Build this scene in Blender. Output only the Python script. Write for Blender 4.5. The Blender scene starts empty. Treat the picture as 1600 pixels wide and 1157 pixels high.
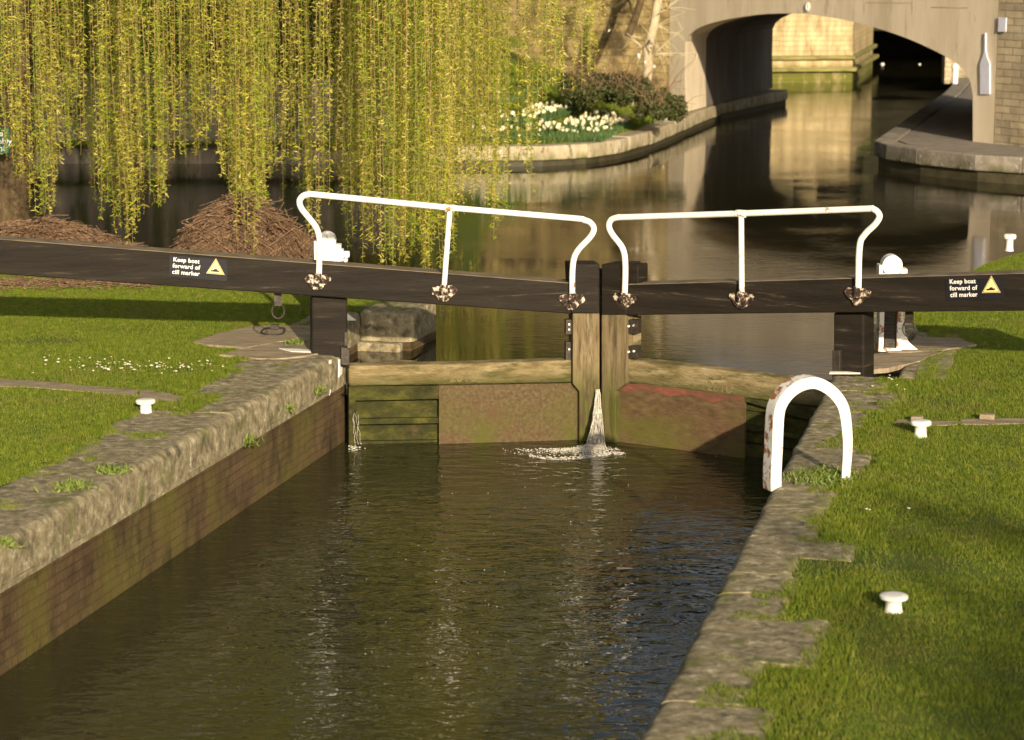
import bpy, bmesh, math, random
import numpy as np
from mathutils import Vector, Matrix, noise
random.seed(7); rng = np.random.default_rng(7)
S = bpy.context.scene; COL = S.collection
R = math.radians
# ------------------------------------------------------------------ camera, sky, sun, exposure
CAMH = 3.95; PIT = math.atan(648.0/3630.0); F = 3630.0
cd = bpy.data.cameras.new('camera'); cam = bpy.data.objects.new('camera', cd); COL.objects.link(cam)
cam.location = (0, 0, CAMH); cam.rotation_euler = (math.pi/2 - PIT, 0, 0)
cd.sensor_width = 36; cd.lens = F/1600*36; cd.clip_end = 3000; cd.clip_start = .1
cd.dof.use_dof = True; cd.dof.focus_distance = 22.0; cd.dof.aperture_fstop = 2.8
S.camera = cam
SUNAZ = R(13); SUNEL = R(15.5)
sd = Vector((math.sin(SUNAZ)*math.cos(SUNEL), -math.cos(SUNAZ)*math.cos(SUNEL), math.sin(SUNEL)))
W = bpy.data.worlds.new('World'); S.world = W; W.use_nodes = True
nt = W.node_tree; bgn = nt.nodes['Background']; sk = nt.nodes.new('ShaderNodeTexSky')
sk.sky_type = 'NISHITA'; sk.sun_disc = False; sk.sun_elevation = SUNEL; sk.sun_rotation = math.pi - SUNAZ
sk.dust_density = 5.0; sk.ozone_density = 1.0
hs = nt.nodes.new('ShaderNodeHueSaturation'); hs.inputs['Saturation'].default_value = .55; hs.inputs['Value'].default_value = 1.15
nt.links.new(sk.outputs[0], hs.inputs['Color']); nt.links.new(hs.outputs[0], bgn.inputs[0]); bgn.inputs[1].default_value = .072
ld = bpy.data.lights.new('sun', 'SUN'); ld.energy = 5.0; ld.angle = R(.6); ld.color = (1, .84, .61)
lo = bpy.data.objects.new('sun', ld); COL.objects.link(lo); lo.rotation_euler = sd.to_track_quat('Z', 'Y').to_euler()
S.view_settings.view_transform = 'Standard'; S.view_settings.look = 'None'
S.view_settings.exposure = 0.53; S.view_settings.gamma = 1

# ------------------------------------------------------------------ measuring helpers
cp, sp = math.cos(PIT), math.sin(PIT)
def ray(x, y):
    u = x - 800.0; v = 578.5 - y
    return Vector((u, F*cp + v*sp, v*cp - F*sp))
def at(x, y, z=0.0):
    r = ray(x, y); t = (z - CAMH)/r.z
    return Vector((r.x*t, r.y*t, z))
def atd(x, y, D):
    r = ray(x, y); t = D/r.y
    return Vector((r.x*t, D, CAMH + r.z*t))
class Plane:
    def __init__(s, A, B):
        s.A = Vector((A.x, A.y, 0)); d = Vector((B.x-A.x, B.y-A.y, 0)); s.L = d.length; s.u = d.normalized()
        s.n = Vector((s.u.y, -s.u.x, 0))
        if s.n.y > 0: s.n = -s.n
    def pt(s, x, y, off=0.0):
        r = ray(x, y); O = Vector((0, 0, CAMH)); P0 = s.A + s.n*off
        t = (P0 - O).dot(s.n)/r.dot(s.n)
        return O + r*t
UPZ = -0.44; LOZ = -0.95
AX = Vector((850, 3687, 0)).normalized(); PX = Vector((AX.y, -AX.x, 0))
HL = at(530, 553); HR = at(1303, 585)
GL = Plane(at(545, 572, -.12), at(937, 562, -.12)); GR = Plane(at(939, 562, -.12), at(1300, 602, -.12))

# ------------------------------------------------------------------ materials
def mat(name, ramp, scale=4, detail=8, rough=.85, bump=.3, bscale=25, bdist=.02, second=None, stretch=(1,1,1),
        spec=.3, metallic=0, third=None, brick=None, trans=0, bfac=.8):
    m = bpy.data.materials.new(name); m.use_nodes = True
    t = m.node_tree; N = t.nodes; L = t.links; b = N['Principled BSDF']
    g = N.new('ShaderNodeNewGeometry'); mp = N.new('ShaderNodeMapping'); mp.inputs['Scale'].default_value = stretch
    L.new(g.outputs['Position'], mp.inputs[0])
    def nz(sc, det=8, ro=.6):
        n = N.new('ShaderNodeTexNoise'); n.inputs['Scale'].default_value = sc; n.inputs['Detail'].default_value = det
        n.inputs['Roughness'].default_value = ro; L.new(mp.outputs[0], n.inputs['Vector']); return n
    n = nz(scale, detail, .65); cr = N.new('ShaderNodeValToRGB'); L.new(n.outputs[0], cr.inputs[0])
    e = cr.color_ramp.elements
    while len(e) < len(ramp): e.new(.5)
    for i, (p, c) in enumerate(ramp): e[i].position = p; e[i].color = (*c, 1)
    col = cr.outputs[0]
    def mixin(col, fac, c, mode='MIX'):
        mx = N.new('ShaderNodeMix'); mx.data_type = 'RGBA'; mx.blend_type = mode
        if isinstance(fac, (int, float)): mx.inputs[0].default_value = fac
        else: L.new(fac, mx.inputs[0])
        L.new(col, mx.inputs[6])
        if isinstance(c, tuple): mx.inputs[7].default_value = (*c, 1)
        else: L.new(c, mx.inputs[7])
        return mx.outputs[2]
    bh = None
    if brick:
        bc, bw, bhh, mort, axis = brick
        sx = N.new('ShaderNodeVectorRotate'); sx.rotation_type = 'Z_AXIS'; sx.inputs['Angle'].default_value = axis
        L.new(g.outputs['Position'], sx.inputs[0])
        sep = N.new('ShaderNodeSeparateXYZ'); L.new(sx.outputs[0], sep.inputs[0])
        cmb = N.new('ShaderNodeCombineXYZ'); L.new(sep.outputs[0], cmb.inputs[0]); L.new(sep.outputs[2], cmb.inputs[1])
        wob = nz(3.0, 3); va = N.new('ShaderNodeVectorMath'); va.operation = 'MULTIPLY_ADD'
        va.inputs[1].default_value = (.03, .03, 0); L.new(wob.outputs[1], va.inputs[0]); L.new(cmb.outputs[0], va.inputs[2])
        bt = N.new('ShaderNodeTexBrick'); bt.inputs['Scale'].default_value = 1; bt.inputs['Brick Width'].default_value = bw
        bt.inputs['Row Height'].default_value = bhh; bt.inputs['Mortar Size'].default_value = mort
        bt.inputs['Color1'].default_value = (.6,.6,.6,1); bt.inputs['Color2'].default_value = (1.25,1.2,1.1,1); bt.inputs['Mortar'].default_value = (*bc,1)
        bt.inputs['Mortar Smooth'].default_value = .3
        L.new(va.outputs[0], bt.inputs[0]); col = mixin(col, bfac, bt.outputs[0], 'MULTIPLY'); bh = bt.outputs['Fac']
    for s2 in (second, third):
        if s2:
            c2, lo_, hi_, sc2 = s2[:4]
            n2 = nz(sc2, 8, .7); mr = N.new('ShaderNodeMapRange'); mr.inputs[1].default_value = lo_; mr.inputs[2].default_value = hi_
            L.new(n2.outputs[0], mr.inputs[0]); fo = mr.outputs[0]
            if len(s2) > 4:   # height band: full below z0, none above z1
                sp_ = N.new('ShaderNodeSeparateXYZ'); L.new(g.outputs['Position'], sp_.inputs[0])
                m3 = N.new('ShaderNodeMapRange'); m3.inputs[1].default_value = s2[4]; m3.inputs[2].default_value = s2[5]
                m3.inputs[3].default_value = 1; m3.inputs[4].default_value = 0; L.new(sp_.outputs[2], m3.inputs[0])
                mu = N.new('ShaderNodeMath'); mu.operation = 'MULTIPLY'; L.new(fo, mu.inputs[0]); L.new(m3.outputs[0], mu.inputs[1]); fo = mu.outputs[0]
            col = mixin(col, fo, c2)
    L.new(col, b.inputs['Base Color']); b.inputs['Roughness'].default_value = rough
    b.inputs['Specular IOR Level'].default_value = spec; b.inputs['Metallic'].default_value = metallic
    if bump:
        nb = nz(bscale, 10, .7); bp = N.new('ShaderNodeBump'); bp.inputs['Strength'].default_value = bump; bp.inputs['Distance'].default_value = bdist
        L.new(nb.outputs[0], bp.inputs['Height']); nrm = bp.outputs[0]
        if bh:
            b2 = N.new('ShaderNodeBump'); b2.invert = True; b2.inputs['Strength'].default_value = .8; b2.inputs['Distance'].default_value = .015
            L.new(bh, b2.inputs['Height']); L.new(nrm, b2.inputs['Normal']); nrm = b2.outputs[0]
        L.new(nrm, b.inputs['Normal'])
    if trans:
        tb = N.new('ShaderNodeBsdfTranslucent'); ms = N.new('ShaderNodeMixShader'); ms.inputs[0].default_value = trans
        L.new(col, tb.inputs[0]); L.new(b.outputs[0], ms.inputs[1]); L.new(tb.outputs[0], ms.inputs[2])
        L.new(ms.outputs[0], N['Material Output'].inputs[0])
    return m
MT = {}
MT['turf'] = mat('turf_soil', [(.35,(.055,.08,.010)),(.6,(.10,.13,.016)),(.75,(.20,.17,.06))], 1.2, bump=.5, bscale=60, second=((.16,.12,.055),.60,.68,.9))
MT['blade'] = mat('grass_blades', [(.3,(.085,.135,.008)),(.5,(.15,.20,.012)),(.66,(.25,.265,.03)),(.78,(.42,.35,.13))], 11, 3, rough=.6, bump=0, trans=.3, second=((.20,.18,.04),.52,.75,1.1))
MT['coping'] = mat('weathered_coping_stone', [(.3,(0.1008,0.0798,0.0462)),(.45,(0.2184,0.1806,0.1050)),(.57,(0.3108,0.2646,0.1596)),(.68,(0.5040,0.4536,0.3192))], 11, rough=.9, bump=.7, bscale=26, bdist=.02, stretch=(1,1,1),
   second=((.07,.062,.045),.54,.68,7), third=((.13,.14,.03),.56,.68,2.5))
MT['slab'] = mat('worn_paving_slab', [(.3,(.17,.13,.08)),(.5,(.30,.235,.155)),(.7,(.42,.34,.235))], 3, rough=.9, bump=.7, bscale=30, stretch=(1,3,1), second=((.13,.13,.03),.58,.68,4))
MT['brick'] = mat('wet_lock_brick', [(.3,(.040,.024,.012)),(.45,(.080,.050,.022)),(.6,(.12,.080,.036)),(.75,(.19,.14,.07))], 4, rough=.8, bump=.8, bscale=30, bdist=.03, stretch=(1,1,.5), bfac=.42,
   brick=((.55,.5,.4),.235,.078,.007,R(90)+math.atan2(AX.x,AX.y)-math.pi), second=((.12,.10,.018),.48,.68,1.1), third=((.028,.022,.011),.55,.68,2.6))
MT['farstone'] = mat('pale_ashlar_stone', [(.3,(.28,.205,.10)),(.5,(.46,.36,.19)),(.7,(.66,.55,.33))], 1.5, rough=.9, bump=.5, bscale=8, bdist=.05, bfac=.35,
   brick=((.35,.3,.2),.45,.17,.012,0), second=((.22,.16,.07),.5,.68,1.2), third=((.12,.12,.02),.30,.5,2.0,-.1,.30), stretch=(1.6,1.6,.4))
MT['ashlar'] = mat('grey_ashlar_wall', [(.3,(.30,.24,.155)),(.5,(.40,.33,.22)),(.7,(.52,.44,.30))], 1.5, rough=.9, bump=.5, bscale=10, bdist=.04, bfac=.55,
   brick=((.3,.27,.22),.42,.15,.011,.4), second=((.12,.12,.05),.5,.65,2.0,0.1,.9))
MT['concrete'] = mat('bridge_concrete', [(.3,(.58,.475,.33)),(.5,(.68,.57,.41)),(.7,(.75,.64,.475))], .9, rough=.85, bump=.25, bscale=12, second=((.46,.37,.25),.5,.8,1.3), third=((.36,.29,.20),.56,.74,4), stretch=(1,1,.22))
MT['farcoping'] = mat('pale_coping', [(.3,(.22,.18,.11)),(.5,(.37,.31,.20)),(.7,(.52,.45,.32))], 3, rough=.9, bump=.7, bscale=12, bdist=.03, second=((.12,.13,.025),.45,.6,2.2,-.30,-.1), third=((.10,.085,.05),.55,.66,7), stretch=(1,1,.5))
MT['mudwall'] = mat('wet_dark_footing', [(.3,(.025,.022,.012)),(.7,(.07,.06,.03))], 4, rough=.6)
MT['path'] = mat('towpath_gravel', [(.3,(.17,.145,.115)),(.7,(.27,.235,.19))], 3, bump=.5, bscale=60)
MT['soil'] = mat('canal_bed', [(.3,(.06,.05,.03)),(.7,(.1,.08,.05))], 1)
MT['beam'] = mat('black_painted_timber', [(.3,(0.0079,0.0058,0.0036)),(.55,(0.0173,0.0130,0.0086)),(.75,(0.0324,0.0259,0.0180))], 3, rough=.65, bump=.5, bscale=30, stretch=(.25,.25,3), spec=.18, second=((.12,.09,.055),.60,.74,6))
MT['beamtop'] = mat('worn_beam_top', [(.3,(.10,.075,.045)),(.55,(.21,.165,.105)),(.7,(.06,.045,.03))], 6, rough=.8, stretch=(.5,.5,1), bump=.5)
MT['oak'] = mat('weathered_oak_post', [(.3,(0.0935,0.0663,0.0298)),(.5,(0.1870,0.1403,0.0723)),(.7,(0.2720,0.2167,0.1232))], 4, rough=.85, bump=.6, bscale=30, stretch=(3,3,.35), second=((.07,.075,.010),.36,.52,4,-.50,-.10), third=((.06,.045,.022),.50,.64,5))
MT['rail'] = mat('mossy_oak_rail', [(.3,(0.1232,0.0880,0.0352)),(.5,(0.2464,0.1892,0.0880)),(.7,(0.3872,0.3168,0.1848))], 7, rough=.9, bump=.9, bscale=30, bdist=.03, stretch=(.5,.5,2.5), second=((.10,.085,.03),.48,.62,5), third=((.055,.062,.008),.30,.50,7,-.36,-.20))
MT['mossplank'] = mat('mossy_wet_planks', [(.3,(0.0125,0.0140,0.0023)),(.5,(0.0351,0.0351,0.0047)),(.65,(0.0780,0.0741,0.0094)),(.78,(0.1170,0.0936,0.0234))], 6, rough=.75, bump=.9, bscale=20, bdist=.03, stretch=(.8,.8,1.2), second=((.09,.055,.025),.56,.68,4))
MT['sheet'] = mat('rough_brown_panel', [(.3,(0.0574,0.0377,0.0164)),(.5,(0.0943,0.0640,0.0295)),(.7,(0.1394,0.1025,0.0508))], 30, rough=.85, bump=.6, bscale=60, second=((.075,.080,.010),.47,.64,2.2,-.95,-.35), third=((.095,.052,.026),.56,.70,2.0))
MT['redsheet'] = mat('rusty_red_panel', [(.3,(0.0558,0.0328,0.0156)),(.5,(0.0902,0.0541,0.0254)),(.7,(0.1312,0.0861,0.0426))], 14, rough=.85, bump=.5, bscale=40, stretch=(.6,.6,1.5), second=((.12,.06,.03),.52,.66,2.0), third=((.085,.082,.012),.42,.60,2.2,-.85,-.40))
MT['white'] = mat('chipped_white_paint', [(.3,(.72,.68,.60)),(.6,(.82,.79,.72))], 3, rough=.45, bump=.15, bscale=25, spec=.5, second=((.25,.11,.045),.62,.65,10))
MT['rustwhite'] = mat('rusty_white_paint', [(.3,(.74,.70,.62)),(.6,(.82,.79,.72))], 3, rough=.5, bump=.4, bscale=25, spec=.5, second=((.32,.13,.045),.515,.545,13))
MT['bracket'] = mat('flaked_iron_bracket', [(.42,(.014,.010,.007)),(.52,(.06,.032,.018)),(.585,(.50,.42,.32)),(.72,(.70,.62,.50))], 20, 4, rough=.6, bump=.8, bscale=40)
MT['iron'] = mat('dark_iron', [(.3,(.02,.017,.014)),(.7,(.07,.055,.042))], 20, rough=.5, metallic=.3)
MT['bark'] = mat('tree_bark', [(.3,(.06,.04,.02)),(.6,(.13,.09,.045)),(.8,(.20,.15,.08))], 5, rough=.9, bump=1, bscale=20, bdist=.04, stretch=(2,2,.4))
MT['palebark'] = mat('pale_bark', [(.3,(.30,.24,.15)),(.6,(.46,.38,.24)),(.8,(.28,.25,.14))], 3, rough=.9, bump=.6, bscale=12)
MT['wleaf'] = mat('willow_leaves', [(.28,(.20,.26,.014)),(.42,(.36,.38,.022)),(.56,(.54,.47,.05)),(.70,(.68,.56,.13))], 14, 2, rough=.6, bump=0, trans=.4, second=((.13,.19,.010),.5,.66,1.6))
MT['wleaf2'] = mat('willow_young_leaves', [(.3,(.14,.23,.012)),(.5,(.27,.36,.02)),(.7,(.42,.46,.05))], 14, 2, rough=.6, bump=0, trans=.4)
MT['wleaf3'] = mat('willow_catkins', [(.3,(.36,.36,.05)),(.5,(.54,.50,.09)),(.7,(.70,.62,.17))], 14, 2, rough=.6, bump=0, trans=.35)
MT['wtwig'] = mat('willow_twigs', [(.3,(.13,.085,.03)),(.7,(.30,.22,.08))], 6, rough=.7, bump=0)
MT['twig'] = mat('cut_brushwood', [(.3,(.06,.035,.02)),(.5,(.14,.082,.045)),(.7,(.30,.20,.12))], 40, 3, rough=.8, bump=0)
MT['ivy'] = mat('ivy_leaves', [(.3,(.025,.035,.010)),(.45,(.055,.068,.018)),(.6,(.075,.075,.025)),(.78,(.17,.11,.06))], 5, 3, rough=.5, bump=0, trans=.15)
MT['tleaf'] = mat('tree_leaves', [(.3,(.06,.075,.015)),(.6,(.15,.15,.035)),(.8,(.26,.21,.08))], 3, 3, rough=.7, bump=0, trans=.2)
MT['petal'] = mat('cream_petals', [(.3,(.78,.66,.30)),(.6,(.85,.80,.60))], 15, 2, rough=.6, bump=0, trans=.2)
MT['daffleaf'] = mat('daffodil_leaves', [(.3,(.05,.11,.03)),(.7,(.12,.19,.06))], 10, 2, rough=.5, bump=0, trans=.2)
MT['daisy'] = mat('white_petals', [(.3,(.8,.76,.66)),(.6,(.85,.83,.78))], 15, 2, rough=.6, bump=0)
MT['weed'] = mat('weed_leaves', [(.3,(.13,.19,.03)),(.7,(.24,.29,.07))], 15, 2, rough=.6, bump=0, trans=.3)
MT['plate'] = mat('dark_sign_face', [(.3,(.010,.010,.013)),(.7,(.016,.016,.02))], 3, rough=.5, bump=0, spec=.15)
MT['letter'] = mat('white_lettering', [(.3,(.78,.74,.66)),(.6,(.82,.8,.74))], 3, rough=.5, bump=0)
MT['yellow'] = mat('yellow_sign', [(.3,(.75,.58,.20)),(.6,(.8,.66,.30))], 3, rough=.5, bump=0)
MT['green'] = mat('green_sign', [(.3,(.01,.10,.06)),(.6,(.015,.13,.08))], 3, rough=.4, bump=0)
MT['lilac'] = mat('pale_blue_paint', [(.3,(.56,.56,.66)),(.6,(.62,.62,.72))], 5, rough=.6, bump=0)
MT['cream'] = mat('cream_building_stone', [(.3,(.70,.55,.28)),(.7,(.80,.65,.36))], .5, rough=.9, bump=.2, bfac=.3, brick=((.6,.55,.4),.8,.3,.012,0))
MT['slate'] = mat('slate_roof', [(.3,(.07,.07,.08)),(.7,(.12,.12,.13))], 3, rough=.6)
MT['glass'] = mat('window_glass', [(.3,(.02,.025,.03)),(.7,(.03,.035,.04))], 1, rough=.08, bump=0, spec=.6)
MT['shadecoping'] = mat('shaded_grey_coping', [(.3,(.13,.11,.085)),(.5,(.21,.18,.14)),(.7,(.32,.28,.22))], 3, rough=.9, bump=.7, bscale=12, bdist=.03, second=((.07,.075,.02),.42,.6,2.2,-.22,.0), third=((.36,.33,.27),.60,.66,9))  # darker than the left coping: shade on the towpath edge is in the colour
MT['retain'] = mat('grey_retaining_wall', [(.3,(.15,.125,.09)),(.5,(.24,.20,.15)),(.7,(.34,.29,.22))], 1.2, rough=.9, bump=.5, bscale=8, stretch=(1.5,1.5,.4), second=((.06,.07,.015),.5,.62,1.5))
MT['redpaint'] = mat('faded_red_paint', [(.35,(.085,.052,.028)),(.5,(.12,.048,.028)),(.65,(.19,.062,.04))], 9, rough=.8, bump=.4, stretch=(.6,.6,2))
MT['mossledge'] = mat('mossy_ledge', [(.3,(.10,.085,.03)),(.5,(.20,.18,.06)),(.7,(.32,.28,.10))], 2, rough=.9, stretch=(1,1,3))
MT['shadeconcrete'] = mat('shaded_grey_concrete', [(.3,(.10,.085,.07)),(.5,(.15,.13,.11)),(.7,(.21,.185,.16))], .8, rough=.9, bump=.3, stretch=(1,1,.3))
MT['wingwall'] = mat('yellow_rubble_wall', [(.3,(.20,.15,.06)),(.5,(.34,.26,.11)),(.7,(.48,.38,.18))], 1.5, rough=.9, bump=.6, bscale=8, bdist=.05, bfac=.5, brick=((.3,.25,.18),.5,.2,.014,.7), second=((.09,.065,.03),.48,.62,1.0))
MT['litterp'] = mat('grubby_plastic', [(.3,(.40,.37,.32)),(.6,(.55,.52,.46))], 8, rough=.5, bump=0)
MT['shadestone'] = mat('dark_shaded_stone', [(.3,(.012,.011,.006)),(.7,(.032,.028,.012))], 2, rough=.9, brick=((.5,.5,.4),.6,.25,.012,0))  # near-black colour carries the shade on the far structure
MT['carve'] = mat('carved_groove', [(.3,(.12,.09,.035)),(.7,(.17,.13,.06))], 9, rough=.9, bump=0)
MT['foam'] = mat('white_foam', [(.35,(.38,.34,.24)),(.6,(.80,.77,.70))], 30, rough=.5, bump=.8, bscale=50, trans=.3)

def water_mat(name, base, s1, h1, h2, axis=0.0, rough=.02, bd=.03, sx=.38, det=5):
    m = bpy.data.materials.new(name); m.use_nodes = True
    t = m.node_tree; N = t.nodes; L = t.links; b = N['Principled BSDF']
    g = N.new('ShaderNodeNewGeometry')
    mp = N.new('ShaderNodeMapping'); mp.inputs['Scale'].default_value = (sx, 1, 1); mp.inputs['Rotation'].default_value = (0, 0, axis)
    L.new(g.outputs['Position'], mp.inputs[0])
    n1 = N.new('ShaderNodeTexNoise'); n1.inputs['Scale'].default_value = s1; n1.inputs['Detail'].default_value = det; n1.inputs['Roughness'].default_value = .55; n1.inputs['Distortion'].default_value = .4
    L.new(mp.outputs[0], n1.inputs[0])
    big = N.new('ShaderNodeTexNoise'); big.inputs['Scale'].default_value = .35; big.inputs['Detail'].default_value = 3; L.new(g.outputs['Position'], big.inputs[0])
    br = N.new('ShaderNodeMapRange'); br.inputs[1].default_value = .38; br.inputs[2].default_value = .62; br.inputs[3].default_value = h1; br.inputs[4].default_value = h2
    L.new(big.outputs[0], br.inputs[0])
    bp = N.new('ShaderNodeBump'); bp.inputs['Distance'].default_value = bd; L.new(br.outputs[0], bp.inputs['Strength'])
    L.new(n1.outputs[0], bp.inputs['Height']); L.new(bp.outputs[0], b.inputs['Normal'])
    b.inputs['Base Color'].default_value = (*base, 1); b.inputs['Roughness'].default_value = rough
    b.inputs['IOR'].default_value = 1.333; b.inputs['Specular IOR Level'].default_value = .5
    return m
MT['upwater'] = water_mat('canal_water', (.016,.014,.006), 11, .01, .11)
MT['lowater'] = water_mat('chamber_water', (.030,.030,.012), 6.0, .65, 1, 0, .002, .026, .6, 2.5)

# ------------------------------------------------------------------ mesh helpers
class MB:
    def __init__(s): s.v = []; s.f = []; s.mi = []
    def add(s, vs, fs, mi=0):
        o = len(s.v); s.v += [tuple(v) for v in vs]; s.f += [tuple(i+o for i in f) for f in fs]; s.mi += [mi]*len(fs); return s
    def prism(s, pts, vec, mi=0):
        pts = [Vector(p) for p in pts]; n = len(pts); vec = Vector(vec)
        s.add(pts + [p+vec for p in pts], [tuple(range(n)), tuple(range(2*n-1, n-1, -1))] + [(i, i+n, (i+1) % n+n, (i+1) % n) for i in range(n)], mi); return s
    def box(s, c, ux, uy, uz, mi=0):
        c, ux, uy, uz = map(Vector, (c, ux, uy, uz))
        vs = [c+ux*a+uy*b+uz*d for d in (-.5,.5) for b in (-.5,.5) for a in (-.5,.5)]
        s.add(vs, [(0,2,3,1),(4,5,7,6),(0,1,5,4),(2,6,7,3),(0,4,6,2),(1,3,7,5)], mi); return s
    def tube(s, pts, r, n=10, mi=0, caps=True, jit=0):
        pts = [Vector(p) for p in pts]; k = len(pts)
        rs = r if isinstance(r, (list, tuple)) else [r]*k
        vs = []; pu = None
        for i, p in enumerate(pts):
            d = (pts[min(i+1,k-1)] - pts[max(i-1,0)]).normalized()
            if pu is None: pu = d.orthogonal().normalized()
            a = (pu - d*pu.dot(d)).normalized(); pu = a; b = d.cross(a)
            for j in range(n):
                q = 2*math.pi*j/n; rr = rs[i]*(1+random.uniform(-jit, jit)); vs.append(p + (a*math.cos(q)+b*math.sin(q))*rr)
        fs = [(i*n+j, i*n+(j+1) % n, (i+1)*n+(j+1) % n, (i+1)*n+j) for i in range(k-1) for j in range(n)]
        if caps: fs += [tuple(range(n-1,-1,-1)), tuple(range((k-1)*n, k*n))]
        s.add(vs, fs, mi); return s
    def lathe(s, c, prof, n=24, mi=0):
        c = Vector(c); vs = []
        for r, z in prof:
            for j in range(n): q = 2*math.pi*j/n; vs.append(c+Vector((r*math.cos(q), r*math.sin(q), z)))
        k = len(prof); fs = [(i*n+j, i*n+(j+1) % n, (i+1)*n+(j+1) % n, (i+1)*n+j) for i in range(k-1) for j in range(n)]
        fs += [tuple(range(n-1,-1,-1)), tuple(range((k-1)*n, k*n))]
        s.add(vs, fs, mi); return s
    def build(s, name, mats, parent=None, smooth=False, bevel=0, loc=None):
        if loc is None:
            if parent is not None: loc = wloc(parent)
            else:
                a = np.array(s.v); loc = Vector(((a[:,0].min()+a[:,0].max())/2, (a[:,1].min()+a[:,1].max())/2, a[:,2].min()))
        me = bpy.data.meshes.new(name); me.from_pydata([tuple(Vector(v)-loc) for v in s.v], [], s.f)
        bm = bmesh.new(); bm.from_mesh(me); bmesh.ops.recalc_face_normals(bm, faces=bm.faces)
        bm.to_mesh(me); bm.free()
        for m in (mats if isinstance(mats, (list, tuple)) else [mats]): me.materials.append(MT[m])
        if any(s.mi): me.polygons.foreach_set('material_index', s.mi)
        if smooth: me.polygons.foreach_set('use_smooth', [True]*len(me.polygons)); me.set_sharp_from_angle(angle=R(48))
        o = bpy.data.objects.new(name, me); COL.objects.link(o)
        if parent is not None: o.parent = parent; o.location = loc - wloc(parent)
        else: o.location = loc
        if bevel:
            md = o.modifiers.new('bevel', 'BEVEL'); md.width = bevel; md.segments = 2; md.limit_method = 'ANGLE'
        return o
def wloc(o):
    l = Vector(o.location); p = o.parent
    while p is not None: l += p.location; p = p.parent
    return l
def tag(o, label=None, cat=None, group=None, kind=None):
    if label: o['label'] = label
    if cat: o['category'] = cat
    if group: o['group'] = group
    if kind: o['kind'] = kind
    return o
def empty(name, loc, label, cat, group=None):
    o = bpy.data.objects.new(name, None); o.location = loc; o.empty_display_size = .2; COL.objects.link(o)
    return tag(o, label, cat, group)
def copytree(o, parent=None, loc=None):
    c = o.copy(); COL.objects.link(c); c.parent = parent
    if loc is not None: c.location = loc
    for ch in [x for x in bpy.data.objects if x.parent == o]: copytree(ch, c)
    return c
def npmesh(name, V, Fc, k, mats, parent=None, loc=(0,0,0), mi=None):
    me = bpy.data.meshes.new(name); nf = len(Fc)
    loc = Vector(loc); V = V - np.array(loc)
    me.vertices.add(len(V)); me.vertices.foreach_set('co', V.astype(np.float32).ravel())
    me.loops.add(nf*k); me.loops.foreach_set('vertex_index', Fc.astype(np.int32).ravel())
    me.polygons.add(nf); me.polygons.foreach_set('loop_start', np.arange(0, nf*k, k, dtype=np.int32))
    me.update(calc_edges=True)
    for m in (mats if isinstance(mats, (list, tuple)) else [mats]): me.materials.append(MT[m])
    if mi is not None: me.polygons.foreach_set('material_index', mi.astype(np.int32))
    o = bpy.data.objects.new(name, me); COL.objects.link(o)
    if parent is not None: o.parent = parent; o.location = loc - wloc(parent)
    else: o.location = loc
    return o
def slab(mb, P, px, off, thick, mi=0):           # flat timber/plate standing in a gate's plane
    mb.prism([P.pt(x, y, off) for x, y in px], -P.n*thick, mi); return mb
def text_mesh(name, body, origin, right, up, size, m, parent, ext=.001, align='LEFT', spacing=1.0):
    cu = bpy.data.curves.new(name, 'FONT'); cu.body = body; cu.size = size; cu.extrude = ext; cu.align_x = align; cu.space_character = 1.05
    cu.space_line = spacing; cu.offset = size*.016
    o = bpy.data.objects.new(name, cu); COL.objects.link(o)
    me = bpy.data.meshes.new_from_object(o.evaluated_get(bpy.context.evaluated_depsgraph_get()))
    bpy.data.objects.remove(o); right = right.normalized(); nn = right.cross(up).normalized(); u2 = nn.cross(right)
    M = Matrix((right, u2, nn)).transposed().to_4x4(); me.transform(M)
    me.materials.clear(); me.materials.append(MT[m]); me.name = name
    o = bpy.data.objects.new(name, me); COL.objects.link(o); o.parent = parent; o.location = Vector(origin)-wloc(parent); return o
def inpoly(P, poly):
    x, y = P[:,0], P[:,1]; c = np.zeros(len(P), bool); n = len(poly); j = n-1
    for i in range(n):
        xi, yi = poly[i][:2]; xj, yj = poly[j][:2]
        if yi != yj:
            c ^= ((yi > y) != (yj > y)) & (x < (xj-xi)*(y-yi)/(yj-yi)+xi)
        j = i
    return c
def XY(v): return (v[0], v[1])
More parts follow.
